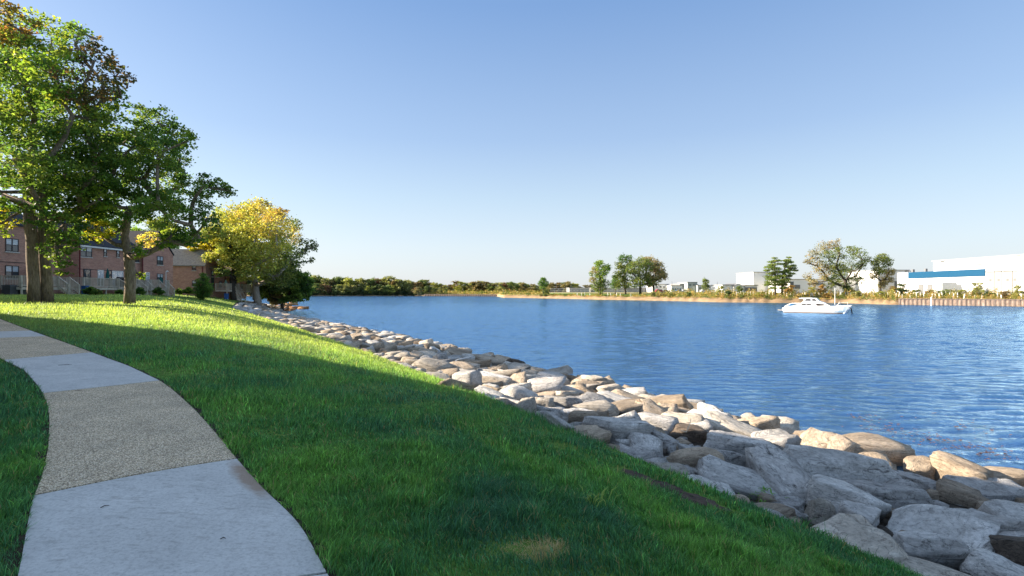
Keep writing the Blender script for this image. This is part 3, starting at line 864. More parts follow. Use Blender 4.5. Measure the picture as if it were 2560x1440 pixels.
for k in range(900):                         # rubble in the gaps
    ss = rg.uniform(-1, 1) ** 2 * 45; te, tw = float(te_of(ss)), float(tw_of(ss)); t = rg.uniform(te + 0.1, tw)
    x, y = xy_of(ss, t); L = rg.uniform(0.14, 0.36)
    rest.append([x, y, gz(x, y) + 0.03, (L, L * rg.uniform(.6, .9), L * rg.uniform(.45, .8)), (0, 0, rg.uniform(0, 3)), str(rg.choice(list('GGLTD'))), None, int(rg.integers(0, 26)), False])
variants = {}
BL_ = []
TONE = {'L': 'pale grey', 'G': 'grey', 'D': 'dark brown', 'T': 'tan', 'W': 'whitish', 'O': 'orange-brown'}
GROUP = 'boulders of the stone bank between lawn and water'
def where(r):
    s_, t_ = st_of(r[0], r[1]); te, tw = float(te_of(s_)), float(tw_of(s_)); q = (t_ - te) / (tw - te)
    row = 'touching the lawn' if q < 0.14 else 'near the lawn' if q < 0.34 else 'in the middle of the bank' if q < 0.66 else 'near the water' if q < 0.88 else 'at the waterline'
    u, v_ = proj(r[:3])
    z = ('in the shaded right corner' if u > 2050 else 'beside the domed blue-dark boulder' if u > 1750 else 'near the charred-looking dark slab' if u > 1500
         else 'by the cream boulders' if u > 1280 else 'where the sunlit grass ends' if u > 1110 else 'in the tree-shaded stretch' if u > 920
         else 'across from the golden tree' if u > 780 else 'below the big shore bush')
    return row, z
for r in singles:
    x, y, z, dims, rot, tone, lab, seed, exact = r
    if exact:
        me = rock_obj(seed, dims, ROCK[tone], 5 if y < 11 else 4); sc_ = (1, 1, 1)
    else:
        key = (seed % 26, tone)
        if key not in variants: variants[key] = rock_obj(500 + seed, (1, 1, 1), ROCK[tone], 3)
        me = variants[key]; sc_ = dims
    o = bpy.data.objects.new('boulder', me); COL.objects.link(o)
    o.location = (x, y, z); o.rotation_euler = rot; o.scale = sc_
    if not lab:
        row, zn = where(r)
        size = 'small' if dims[0] < 0.65 else 'medium' if dims[0] < 1.1 else 'large' if dims[0] < 1.45 else 'very large'
        shape = 'slab' if dims[1] / dims[0] < 0.58 and dims[2] < 0.5 else 'block' if dims[1] / dims[0] > 0.7 else 'boulder'
        lab = '%s %s %s %s %s' % (size, TONE[tone], shape, row, zn)
    tag(o, lab, 'boulder', GROUP)
    BL_.append((lab, o))
def distinct(pairs, near=True):
    """give look-alikes a label of their own by their place"""
    by = {}
    for lab, o in pairs: by.setdefault(lab, []).append(o)
    for lab, os_ in by.items():
        if len(os_) < 2: continue
        if near: os_.sort(key=lambda o: o.location.y); w = ['nearer', 'farther'] if len(os_) == 2 else ['nearest', 'second nearest', 'third nearest', 'fourth nearest', 'fifth nearest', 'sixth nearest', 'seventh nearest', 'eighth nearest']
        else: os_.sort(key=lambda o: o.location.x / o.location.y); w = ['left', 'right'] if len(os_) == 2 else ['leftmost', 'second from the left', 'third from the left', 'fourth from the left', 'fifth from the left', 'sixth from the left', 'seventh from the left', 'eighth from the left', 'ninth from the left']
        if len(os_) == 3: w = ['nearest', 'middle', 'farthest'] if near else ['leftmost', 'middle', 'rightmost']
        for o, q in zip(os_, w): o['label'] = lab + ', ' + q
distinct(BL_)
V_, Fc, M_ = [], [], []; nb = 0
tones = list(ROCK)
for r in rest:
    x, y, z, dims, rot, tone, lab, seed, exact = r
    v, f = rock_verts(500 + seed % 26, (1, 1, 1), 2)
    v = v * np.array(dims)
    ca, sa = math.cos(rot[2]), math.sin(rot[2])
    v = np.stack([v[:, 0] * ca - v[:, 1] * sa + x, v[:, 0] * sa + v[:, 1] * ca + y, v[:, 2] + z], 1)
    V_.append(v); Fc.append(f + nb); nb += len(v); M_ += [tones.index(tone)] * len(f)
if V_:
    me = np_mesh('distant_boulders', np.concatenate(V_), [np.concatenate(Fc)], True)
    for k in tones: me.materials.append(ROCK[k])
    me.polygons.foreach_set('material_index', M_); me.update()
    o = link('distant_boulders', me)
    tag(o, 'rubble in the gaps of the shore bank and small tumbled boulders along its far part', 'rubble', kind='stuff')
print('rocks', len(singles), len(rest))
# rounded orange shelf stones in the cove below the bush
for k, (px, py, w) in enumerate([(705,766,46),(728,762,34),(742,770,40),(690,772,30),(760,771,22),(735,757,26)]):
    P = pt(px, py, 3.5 * F / (py - HZ))
    P.z = WATER + 0.12
    me = rock_obj(300 + k, (w / F * P.y, 2.2, 0.8), ROCK['O'], 3)
    o = bpy.data.objects.new('shelf_rock', me); COL.objects.link(o); o.location = P; o.rotation_euler = (0, 0, 0.3 * k)
    tag(o, ['broad orange rock shelf standing out of the cove under the bush', 'orange rock behind the broad shelf in the cove', 'long orange rock reaching farthest into the water',
            'low orange rock nearest the stone bank in the cove', 'lone orange rock tip farthest right in the cove', 'dark orange rock directly under the bush branches'][k], 'rock', 'orange rocks in the cove')

# ------------------------------------------------------------------ trees
def leaves_mesh(name, P, size, col, rg, aspect=0.75, up=0.35, mat=None, parent=None):
    n = len(P)
    nr = rg.normal(size=(n, 3)); nr[:, 2] = np.abs(nr[:, 2]) + up; nr /= np.linalg.norm(nr, axis=1)[:, None]
    a = rg.normal(size=(n, 3)); a -= (a * nr).sum(1)[:, None] * nr; a /= np.linalg.norm(a, axis=1)[:, None] + 1e-9
    b = np.cross(nr, a)
    s = (size * rg.uniform(0.65, 1.25, n))[:, None]
    V = np.empty((n, 4, 3), np.float32)
    V[:, 0] = P - a * s * 0.5; V[:, 1] = P + b * s * 0.5 * aspect + nr * s * 0.10
    V[:, 2] = P + a * s * 0.5; V[:, 3] = P - b * s * 0.5 * aspect + nr * s * 0.10
    f = np.arange(n)[:, None] * 4 + np.array([[0, 1, 2, 3]])
    me = np_mesh(name, V.reshape(-1, 3), [f], False, np.repeat(col, 4, 0))
    return link(name, me, parent, mat or leaf_mat)

PAL = {
 'green': [(0.060, 0.115, 0.028), (0.092, 0.152, 0.036), (0.135, 0.180, 0.042)],
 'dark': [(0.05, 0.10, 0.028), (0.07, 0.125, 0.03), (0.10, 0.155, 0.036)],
 'yellow': [(0.30, 0.26, 0.025), (0.42, 0.34, 0.03), (0.22, 0.25, 0.03)],
 'yg': [(0.14, 0.20, 0.032), (0.19, 0.23, 0.038), (0.09, 0.16, 0.028)],
 'gold': [(0.40, 0.34, 0.09), (0.36, 0.34, 0.08), (0.43, 0.31, 0.09)],
 'lime': [(0.33, 0.33, 0.07), (0.40, 0.37, 0.08), (0.25, 0.28, 0.07)],
 'rust': [(0.09, 0.065, 0.035), (0.12, 0.075, 0.04), (0.07, 0.075, 0.03)],
 'orange': [(0.20, 0.14, 0.045), (0.16, 0.15, 0.04), (0.25, 0.13, 0.05)],
 'red': [(0.28, 0.09, 0.05), (0.22, 0.11, 0.05), (0.30, 0.14, 0.06)],
 'tan': [(0.21, 0.18, 0.09), (0.19, 0.175, 0.075), (0.25, 0.19, 0.10)],
 'olive': [(0.11, 0.14, 0.035), (0.15, 0.165, 0.04), (0.085, 0.12, 0.035)],
 'pine': [(0.15, 0.19, 0.05), (0.19, 0.21, 0.055), (0.09, 0.14, 0.04)],
 'bushy': [(0.10, 0.15, 0.03), (0.15, 0.20, 0.045), (0.07, 0.11, 0.025)],
}
def crown_points(C, rad, n, rg, flat=0.8, nsub=14, tight=0.36):
    """n leaf points in leaf-clumps spread through the ellipsoid at C"""
    d = rg.normal(size=(nsub, 3)); d /= np.linalg.norm(d, axis=1)[:, None]
    sc = C + d * (rg.uniform(0.35, 1.0, nsub) ** 0.6)[:, None] * rad * np.array([1, 1, flat])
    k = rg.integers(0, nsub, n)
    off = rg.normal(size=(n, 3)) * rad * tight * 0.55 * np.array([1, 1, 0.55])
    return sc[k] + off, sc, k

def tree(name, label, cat, base, Y, blobs, trunk_r, fork, nleaf, lsize, pal='green', mat=None, bmat=None,
         group=None, trunk_pts=None, depth=0.75, flat=0.8, seed=1, bare=0.0, up=0.35, lean=None, twigs=7, density=None, rootz=None, nsub=14, tight=0.36):
    """base: photo column of the foot; fork: photo (px,py) where the trunk splits; blobs: (px, py, r_px[, palette])"""
    rg = np.random.default_rng(seed)
    bx = (base - 1280) / F * Y
    bz = (gz(bx, Y) if rootz is None else rootz)
    root = empty(name, (bx, Y, bz)); tag(root, label, cat, group)
    O = np.array([bx, Y, bz])
    cx = np.mean([b[0] for b in blobs]); Rc = (max(b[0] + b[2] for b in blobs) - min(b[0] - b[2] for b in blobs)) / 2 / F * Y
    cen = []
    for b in blobs:
        fx_ = (b[0] - cx) / (Rc * F / Y + 1e-6)
        dz = depth * Rc * math.sqrt(max(0.05, 1 - fx_ * fx_))
        copies = 1 if b[2] / F * Y < 0.25 * Rc else 2
        for c in range(copies):
            o_ = rg.uniform(-1, 1) * dz if copies == 1 else (rg.uniform(0.1, 1) if c else rg.uniform(-1, -0.1)) * dz
            cen.append((np.array(pt(b[0], b[1], Y + o_)) - O, b[2] / F * Y, b[3] if len(b) > 3 else pal))
    # skeleton
    nodes = [np.zeros(3)]; par = [-1]
    fk = np.array(pt(fork[0], fork[1], Y)) - O
    mids = [np.array(pt(a, b, Y)) - O for a, b in (trunk_pts or [])]
    prev = nodes[0]
    chain = mids + [fk]
    for q in chain:
        st = max(2, int(np.linalg.norm(q - prev) / 1.0))
        for i in range(1, st + 1):
            nodes.append(prev + (q - prev) * i / st + rg.normal(0, 0.03, 3) * (i < st)); par.append(len(nodes) - 2)
        prev = q
    n_tr = len(nodes)
    tips = []
    for c, rr, _ in sorted(cen, key=lambda t: np.linalg.norm(t[0] - fk)):
        A = np.array(nodes); lo = max(2, n_tr - 4)
        dist = np.linalg.norm(A - c, axis=1) + 1.2 * np.maximum(0, A[:, 2] - c[2] + 0.2 * np.linalg.norm(A[:, :2] - c[:2], axis=1)) ; dist[:lo] += 4
        j = int(np.argmin(dist)); a = nodes[j]
        L = np.linalg.norm(c - a); st = max(2, int(L / 0.8)); sag = np.array([0, 0, 0.10 * L])
        w_ = rg.normal(0, 0.07 * L, 3)
        last = j
        for i in range(1, st + 1):
            f = i / st
            nodes.append(a + (c - a) * f + (w_ - sag) * math.sin(math.pi * f) * 0.8 + rg.normal(0, 0.04, 3) * min(1, L)); par.append(last); last = len(nodes) - 1
        tips.append(last)
    # leaves and twigs
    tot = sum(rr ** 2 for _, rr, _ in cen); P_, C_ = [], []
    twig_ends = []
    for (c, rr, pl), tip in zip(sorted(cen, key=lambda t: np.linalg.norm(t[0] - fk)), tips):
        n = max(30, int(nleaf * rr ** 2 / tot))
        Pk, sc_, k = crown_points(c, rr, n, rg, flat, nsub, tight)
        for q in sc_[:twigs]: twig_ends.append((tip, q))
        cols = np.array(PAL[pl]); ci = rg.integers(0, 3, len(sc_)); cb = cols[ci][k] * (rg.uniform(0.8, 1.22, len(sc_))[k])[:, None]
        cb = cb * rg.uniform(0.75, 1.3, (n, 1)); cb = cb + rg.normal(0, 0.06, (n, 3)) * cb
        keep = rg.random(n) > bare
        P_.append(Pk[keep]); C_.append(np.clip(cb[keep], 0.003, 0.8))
    # radii by the pipe model
    w = np.zeros(len(nodes)); 
    for t_ in tips: w[t_] += 1
    for i in range(len(nodes) - 1, 0, -1): w[par[i]] += w[i]
    rad = trunk_r * (w / w[0]) ** 0.42
    rad[:n_tr] = np.maximum(rad[:n_tr], trunk_r * 0.62); 
    if trunk_r > 0.15: rad[0] = trunk_r * 1.12; rad[1] = trunk_r * 1.02
    mb = MB(); kids = {}
    for i, p_ in enumerate(par): kids.setdefault(p_, []).append(i)
    done = set(); starts = [(0, [0])]
    stack = [[0]]
    while stack:
        ch = stack.pop(); i = ch[-1]
        while True:
            ks = kids.get(i, [])
            if not ks: break
            ks = sorted(ks, key=lambda q: -w[q])
            for q in ks[1:]: stack.append([i, q])
            ch.append(ks[0]); i = ks[0]
        if len(ch) > 1:
            rr = [rad[q] for q in ch]
            if ch[0] != 0: rr[0] = min(rad[ch[0]], rad[ch[1]] * 1.25)
            mb.tube([nodes[q] for q in ch], rr, 12 if ch[0] == 0 and Y < 60 else 6 if Y < 130 else 4)
    for tip, q in twig_ends:
        a = np.array(nodes[tip]); mdl = (a + q) / 2 + rg.normal(0, 0.08, 3) * np.linalg.norm(q - a)
        r0 = max(0.012, trunk_r * 0.07); mb.tube([a, mdl, q], [r0, r0 * .7, r0 * .3], 3)
    mb.build('trunk', bmat or bark_mat, root, smooth=True)
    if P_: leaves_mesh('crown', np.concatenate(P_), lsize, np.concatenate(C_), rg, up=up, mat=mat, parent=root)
    return root

tree('maple_tree', 'tallest maple with a thick trunk forking high, leftmost on the lawn', 'tree', 85, 28,
 [(20,60,55,'orange'),(70,85,55,'yg'),(130,100,55,'yg'),(190,110,45,'green'),(235,150,42,'rust'),(60,180,70),(140,190,65,'yg'),(210,215,55,'rust'),(285,190,34,'rust'),(320,192,18,'rust'),
  (20,280,70),(90,290,75,'yg'),(180,290,70),(245,265,55,'yg'),(285,300,42,'yg'),(40,400,72),(120,400,70),(0,180,60,'yg'),(-40,110,80),(-55,300,90),(-60,450,80),(15,28,30,'orange'),(200,80,26,'yg'),(240,100,16,'rust'),
  (10,490,45,'yg'),(15,545,30,'yellow'),(-20,560,35,'yg'),(300,240,26),(255,205,30,'rust'),(100,520,45,'dark'),(150,480,40)],
 0.26, (68, 400), 42000, 0.175, 'green', seed=3, group='maples on the upper lawn', trunk_pts=[(80,640),(74,560),(70,480)], depth=0.7, bare=0.12, flat=1.0, nsub=24, tight=0.31)
tree('maple_tree', 'maple with a slimmer trunk standing just right of the tallest one', 'tree', 117, 28.6,
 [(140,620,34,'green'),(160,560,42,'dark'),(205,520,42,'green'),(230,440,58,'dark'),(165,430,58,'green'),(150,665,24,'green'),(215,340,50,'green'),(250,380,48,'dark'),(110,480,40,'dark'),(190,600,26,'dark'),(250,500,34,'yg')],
 0.28, (106, 470), 15000, 0.17, 'green', seed=8, group='maples on the upper lawn', trunk_pts=[(112,640),(108,550)], depth=0.9, bare=0.10, flat=1.0, nsub=24, tight=0.31)
tree('maple_tree', 'spreading maple with one forked trunk in front of the wooden decks', 'tree', 324, 30,
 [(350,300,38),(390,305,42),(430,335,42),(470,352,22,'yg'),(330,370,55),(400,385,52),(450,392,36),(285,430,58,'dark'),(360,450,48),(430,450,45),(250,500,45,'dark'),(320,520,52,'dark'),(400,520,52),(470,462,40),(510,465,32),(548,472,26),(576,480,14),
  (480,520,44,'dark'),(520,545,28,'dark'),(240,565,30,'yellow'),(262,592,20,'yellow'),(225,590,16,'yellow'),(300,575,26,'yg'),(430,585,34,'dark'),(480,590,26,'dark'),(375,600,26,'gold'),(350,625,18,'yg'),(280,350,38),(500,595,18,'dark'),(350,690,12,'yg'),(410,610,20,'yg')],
 0.27, (312, 590), 35000, 0.155, 'green', seed=21, group='maples on the upper lawn', trunk_pts=[(326,690),(322,640)], depth=0.75, bare=0.15, tight=0.31, nsub=24, flat=1.0)
tree('golden_tree', 'golden autumn tree with a pale forked trunk at the shore', 'tree', 645, 85,
 [(600,560,45,'lime'),(560,565,36,'lime'),(640,540,42,'gold'),(690,558,38,'gold'),(722,590,32,'gold'),(640,600,52,'lime'),(580,620,46,'lime'),(690,630,44,'lime'),(728,645,28,'olive'),(540,605,28,'lime'),(640,660,40,'lime'),(700,685,36,'olive'),(590,668,34,'lime'),
  (768,612,18,'olive'),(786,618,11,'olive'),(752,632,14,'olive'),(740,560,14,'olive'),(664,520,16,'orange'),(705,535,16,'orange'),(550,530,16,'lime'),(620,525,22,'lime'),(640,575,25,'gold'),(780,650,8,'olive'),(660,630,24,'gold')],
 0.55, (640, 712), 46000, 0.34, 'lime', bmat=bark_pale, seed=31, trunk_pts=[(640,728)], depth=0.7, bare=0.25, nsub=24, tight=0.44, flat=1.0, mat=far_leaf)
tree('golden_tree', 'yellow-green tree with a dark trunk close to the last brick house', 'tree', 584, 82,
 [(545,590,30,'lime'),(520,610,26,'yellow'),(500,625,16,'yellow'),(555,640,34,'lime'),(600,650,34,'lime'),(580,600,40,'lime'),(520,580,20,'lime'),(480,615,16,'yellow'),(610,690,20,'lime'),(555,680,16,'olive')],
 0.42, (580, 680), 26000, 0.34, 'lime', bmat=bark_dark, seed=33, depth=0.8, bare=0.2, mat=far_leaf, nsub=18)
tree('shore_bush', 'big rounded bush leaning over the water below the golden tree', 'bush', 705, 92,
 [(700,700,42,'olive'),(742,705,34,'dark'),(672,728,28,'bushy'),(722,735,30,'bushy'),(758,722,20,'dark'),(692,748,18,'tan'),(712,665,24,'olive'),(770,700,12,'dark'),(655,715,16,'bushy'),(740,745,16,'bushy'),(765,740,12,'dark')],
 0.3, (705, 735), 42000, 0.34, 'bushy', bmat=bark_dark, seed=35, depth=0.8, bare=0.0)
tree('background_tree', 'green tree showing above the roofs behind the gabled brick house', 'tree', 420, 120,
 [(400,570,34,'olive'),(440,590,30,'yg'),(370,600,30,'dark'),(470,600,22,'olive'),(420,620,26,'dark'),(340,590,26,'yg')],
 0.4, (420, 640), 9000, 0.5, 'olive', bmat=bark_dark, seed=37, rootz=1.2)
tree('background_tree', 'yellowish tree showing behind the roof at the left', 'tree', 250, 95,
 [(220,560,30,'yellow'),(260,560,30,'yg'),(190,580,26,'yg'),(290,580,20,'olive'),(150,570,30,'dark'),(90,560,34,'olive')],
 0.4, (240, 640), 9000, 0.45, 'yg', bmat=bark_dark, seed=38, rootz=1.2)
tree('pointed_evergreen', 'dark cone-shaped evergreen against the grey-roofed house', 'shrub', 508, 66,
 [(508,690,9,'dark'),(508,702,15,'dark'),(506,715,19,'dark'),(509,727,21,'dark'),(505,735,16,'dark')],
 0.08, (508, 725), 9000, 0.14, 'dark', bmat=bark_dark, seed=39, depth=1.0, twigs=2)
for k, (px, Y, w_, h_, pl, lab) in enumerate([
  (225, 50.5, 16, 13, 'dark', 'low dark shrub in front of the railing near the blue bin'), (240, 51, 14, 11, 'olive', 'olive shrub beside the low dark one under the deck'),
  (300, 55, 12, 8, 'dark', 'small dark shrub under the middle deck'), (349, 57, 14, 12, 'dark', 'dark shrub just right of the spreading maple trunk'),
  (396, 62, 12, 12, 'dark', 'dark shrub between the two right-hand stairs'), (470, 68, 12, 12, 'yg', 'yellow-green shrub left of the cone-shaped evergreen'),
  (448, 70, 10, 10, 'dark', 'small dark shrub against the grey-roofed house')]):
    tree('low_shrub', lab, 'shrub', px, Y, [(px - w_ * .5, 735 - h_ * .5, h_ * .6), (px + w_ * .5, 735 - h_ * .4, h_ * .6), (px, 735 - h_ * .9, h_ * .6)], 0.04, (px, 732), 2600, 0.13, pl,
         bmat=bark_dark, seed=60 + k, group='shrubs along the decks', twigs=2)

# trees across the water
OAKG = 'single trees on the far shore'
def ftree(lab, base, Y, blobs, tr, fork, n, size, pal, seed, name='oak_tree', **kw):
    kw.setdefault('nsub', 26); kw.setdefault('tight', 0.42); kw.setdefault('flat', 1.0); n = int(n * 0.95); size *= 0.85; kw['bare'] = max(0.3, kw.get('bare', 0))
    return tree(name, lab, 'tree', base, Y, blobs, tr * 0.6, fork, n, size, pal, mat=far_leaf, bmat=kw.pop('bmat', bark_dark), seed=seed, group=OAKG, rootz=kw.pop('rootz', -0.05), **kw)
ftree('slender yellow-green tree left of the oak clump across the water', 1500, 228,
 [(1500,665,15),(1487,678,11,'tan'),(1513,676,13),(1482,700,9,'tan'),(1500,692,15),(1511,710,13,'olive'),(1490,714,13,'olive'),(1499,657,8),(1520,668,8),(1478,684,6),(1500,722,12,'olive')],
 0.7, (1501, 705), 9000, 0.62, 'yg', 71, bare=0.25)
ftree('tall thin-topped oak at the left of the oak clump', 1564, 232,
 [(1557,648,12,'dark'),(1572,646,9,'dark'),(1547,664,11),(1562,672,13),(1544,688,11),(1556,690,12),(1550,710,12),(1566,712,9),(1578,660,10),(1562,700,10)],
 0.7, (1560, 700), 8500, 0.6, 'olive', 72, bare=0.3)
ftree('broad green oak in the middle of the oak clump', 1601, 224,
 [(1590,665,19),(1605,657,16),(1620,664,16),(1588,690,18),(1612,692,16),(1600,706,13),(1575,676,12),(1582,708,12),(1620,706,12)],
 0.9, (1600, 700), 10000, 0.62, 'olive', 73, bare=0.12)
ftree('brownish oak at the right of the oak clump', 1634, 229,
 [(1630,660,18),(1646,670,16),(1656,690,12),(1632,688,18),(1640,702,12,'olive'),(1662,688,7),(1624,708,12),(1616,650,9),(1650,680,14)],
 0.8, (1633, 705), 11000, 0.62, 'tan', 74, bare=0.2)
ftree('small dark tree tucked between the slender tree and the oak clump', 1538, 240, [(1538,702,10),(1534,714,10),(1543,714,9),(1538,694,7)], 0.45, (1538, 722), 3500, 0.55, 'dark', 75)
ftree('little round-topped tree standing alone above the far tree line', 1358, 262, [(1357,702,8),(1351,709,6),(1365,708,7),(1358,716,8),(1360,698,5)], 0.4, (1358, 722), 3000, 0.6, 'dark', 76, bare=0.2)
ftree('broadest oak on the far shore with a bare tan left side, behind the boat', 2116, 178,
 [(2060,620,18,'tan'),(2086,613,16,'tan'),(2033,638,15,'tan'),(2042,662,18,'tan'),(2070,645,20),(2100,634,18),(2132,628,17),(2150,636,13),(2060,682,20,'tan'),(2096,675,22),(2130,665,20),(2155,662,13),
  (2080,705,18),(2110,700,18),(2140,690,15),(2020,692,11,'tan'),(2032,708,12,'tan'),(2164,652,9),(2150,702,11),(2018,655,8,'tan'),(2115,718,12)],
 1.0, (2114, 700), 20000, 0.46, 'olive', 77, bare=0.28, rootz=0.3)
ftree('medium oak right of the broadest one, before the white warehouse', 2201, 176,
 [(2204,645,13),(2190,655,12),(2219,655,12),(2200,673,15),(2224,680,11,'tan'),(2186,690,11,'tan'),(2214,698,13,'tan'),(2172,648,7),(2228,700,8,'tan'),(2205,712,10,'tan')],
 0.5, (2201, 700), 9000, 0.44, 'olive', 78, bare=0.3, rootz=0.3)
for (lab, b, sd, bl) in [
  ('left pine of the pair before the white building', 1938, 81, [(1935,645,7),(1928,655,9),(1944,652,9),(1924,668,12),(1940,672,13),(1928,684,11),(1936,696,14),(1926,706,13),(1940,712,13),(1932,720,11),(1930,662,11),(1946,660,9),(1918,676,9),(1944,680,12),(1920,692,10),(1948,690,11),(1918,712,10),(1946,704,12),(1937,652,8),(1926,698,12)]),
  ('right pine of the pair, its boughs reaching to the right', 1955, 82, [(1972,644,7),(1965,652,9),(1976,656,9),(1968,666,10),(1980,671,10),(1962,680,11),(1972,690,9),(1960,700,12),(1958,712,12),(1966,706,9),(1962,660,9),(1984,664,8),(1988,676,8),(1970,676,11),(1956,690,11),(1978,684,9),(1952,704,11),(1968,698,10),(1958,720,10),(1970,650,8)])]:
    ftree(lab, b, 168, bl, 0.55, (b + (10 if b > 1950 else -1), 660), 13000, 0.40, 'pine', sd, name='pine_tree', flat=0.28, tight=0.30, rootz=0.2, trunk_pts=[(b, 700)], up=0.9, depth=1.1)

# ------------------------------------------------------------------ building materials
def brick_mat(name, a, b, mortar):
    m, nt, p = new_mat(name, 0.9, 0.15)
    t = nt.nodes.new('ShaderNodeTexCoord'); sp = nt.nodes.new('ShaderNodeSeparateXYZ'); nt.links.new(t.outputs['Object'], sp.inputs[0])
    cb = nt.nodes.new('ShaderNodeCombineXYZ')
    nt.links.new(math_n(nt, 'ADD', sp.outputs[0], sp.outputs[1]), cb.inputs[0]); nt.links.new(sp.outputs[2], cb.inputs[1])
    bt = nt.nodes.new('ShaderNodeTexBrick'); nt.links.new(cb.outputs[0], bt.inputs['Vector'])
    bt.inputs['Scale'].default_value = 1.0; bt.inputs['Brick Width'].default_value = 0.22; bt.inputs['Row Height'].default_value = 0.075
    bt.inputs['Mortar Size'].default_value = 0.008; bt.inputs['Color1'].default_value = (*a, 1); bt.inputs['Color2'].default_value = (*b, 1); bt.inputs['Mortar'].default_value = (*mortar, 1)
    n = noise(nt, coords(nt, 'Object', (1, 1, 3)), 1.2, 6, 0.7)
    nt.links.new(mix(nt, 1.0, bt.outputs[0], ramp(nt, n, [(0.3, (0.75, 0.75, 0.75)), (0.7, (1.2, 1.2, 1.2))]), 'MULTIPLY'), p.inputs['Base Color'])
    return m
brick = brick_mat('red_brick', (0.44, 0.215, 0.155), (0.33, 0.145, 0.105), (0.42, 0.33, 0.27))
brick_or = brick_mat('orange_brick', (0.50, 0.25, 0.17), (0.38, 0.17, 0.12), (0.44, 0.33, 0.27))
shingle = plain('dark_shingles', (0.035, 0.037, 0.045), 0.85, 0.2, 0.35, 4)
shingle_g = plain('grey_shingles', (0.21, 0.19, 0.165), 0.9, 0.2, 0.3, 5)
white_trim = plain('white_trim', (0.62, 0.60, 0.57), 0.6, 0.3, 0.06, 2)
dark_frame = plain('dark_frame', (0.05, 0.035, 0.035), 0.6, 0.3, 0.1, 2)
stone_sill = plain('stone_sill', (0.45, 0.41, 0.37), 0.8, 0.2, 0.1, 5)
maroon = plain('maroon_metal', (0.14, 0.02, 0.02), 0.5, 0.4, 0.1, 2)
m, nt, p = new_mat('window_glass', 0.06, 0.8); p.inputs['Base Color'].default_value = (0.05, 0.06, 0.07, 1); glass = m
m, nt, p = new_mat('blind_glass', 0.12, 0.7)
vv = coords(nt, 'Object', (1, 1, 14)); nt.links.new(ramp(nt, noise(nt, vv, 1, 2), [(0.4, (0.30, 0.33, 0.36)), (0.6, (0.50, 0.54, 0.58))]), p.inputs['Base Color']); blind = m
deck_wood = plain('weathered_wood', (0.52, 0.45, 0.36), 0.85, 0.2, 0.22, 2.5)
step_wood = plain('pale_step_wood', (0.62, 0.55, 0.44), 0.85, 0.2, 0.15, 3)
cedar = plain('cedar_wood', (0.30, 0.16, 0.08), 0.8, 0.2, 0.2, 3)
black = plain('black_metal', (0.02, 0.02, 0.022), 0.5, 0.4, 0.1, 3)
ac_grey = plain('grey_metal', (0.10, 0.11, 0.12), 0.55, 0.4, 0.1, 3)
teal = plain('teal_cloth', (0.01, 0.085, 0.075), 0.8, 0.2, 0.15, 3)
blue_pl = plain('blue_plastic', (0.01, 0.08, 0.26), 0.45, 0.4, 0.08, 2)
white_paint = plain('white_paint', (0.72, 0.72, 0.72), 0.45, 0.4, 0.03, 0.6)
offwhite = plain('off_white_panel', (0.27, 0.27, 0.275), 0.6, 0.3, 0.05, 0.3)
greyp = plain('grey_panel', (0.15, 0.155, 0.165), 0.6, 0.3, 0.08, 0.5)
blue_paint = plain('blue_paint', (0.0, 0.055, 0.13), 0.5, 0.3, 0.04, 0.4)

def window(house, x, z0, w, h, panes=2, sill=True, frame=dark_frame, gl=glass, y=0.0, part='window', muntin=True):
    """on the house's local front plane; x is the centre; one frame mesh with pane and sill sub-parts"""
    t = 0.07; mb = MB()
    mb.box(x - w/2, x + w/2, y - 0.05, y + 0.02, z0, z0 + t).box(x - w/2, x + w/2, y - 0.05, y + 0.02, z0 + h - t, z0 + h)
    mb.box(x - w/2, x - w/2 + t, y - 0.05, y + 0.02, z0 + t, z0 + h - t).box(x + w/2 - t, x + w/2, y - 0.05, y + 0.02, z0 + t, z0 + h - t)
    for k in range(1, panes): mb.box(x - w/2 + w*k/panes - t*.7, x - w/2 + w*k/panes + t*.7, y - 0.048, y + 0.02, z0 + t, z0 + h - t)
    if muntin and part == 'window': mb.box(x - w/2 + t, x + w/2 - t, y - 0.044, y + 0.015, z0 + h/2 - 0.03, z0 + h/2 + 0.03)
    f = mb.build(part, frame, house)
    if muntin and part == 'window':
        MB().box(x - w/2 + t, x + w/2 - t, y - 0.022, y - 0.012, z0 + h/2 + .03, z0 + h - t).build('pane', blind, f)
        MB().box(x - w/2 + t, x + w/2 - t, y - 0.020, y - 0.010, z0 + t, z0 + h/2 - .03).build('pane', gl, f)
    else:
        MB().box(x - w/2 + t, x + w/2 - t, y - 0.022, y - 0.012, z0 + t, z0 + h - t).build('pane', gl, f)
    if sill: MB().box(x - w/2 - 0.06, x + w/2 + 0.06, y - 0.10, y + 0.01, z0 - 0.11, z0 - 0.003).build('sill', stone_sill, f)
    return f
def gable_roof(w0, w1, d0, d1, ze, zr, axis='x', over=0.3, th=0.14):
    """two roof slopes; ridge along local x or y"""
    mb = MB()
    if axis == 'x':
        mid = (d0 + d1) / 2; sl = (zr - ze) / (mid - d0)
        a, b = d0 - over, d1 + over; za = ze - over * sl
        mb.prism([(a, za), (mid, zr), (b, za), (b, za + th), (mid, zr + th), (a, za + th)], 'x', w0 - 0.15, w1 + 0.15)
    else:
        mid = (w0 + w1) / 2; sl = (zr - ze) / (mid - w0)
        a, b = w0 - over * .4, w1 + over * .4; za = ze - over * .4 * sl
        mb.prism([(a, za), (mid, zr), (b, za), (b, za + th), (mid, zr + th), (a, za + th)], 'y', d0 - 0.12, d1)
    return mb
def downspout(house, x, z0, z1, y=-0.06): MB().box(x - .05, x + .05, y - .05, y + .045, z0, z1).build('downspout', maroon, house)
HX = -46.5
G0 = 1.0
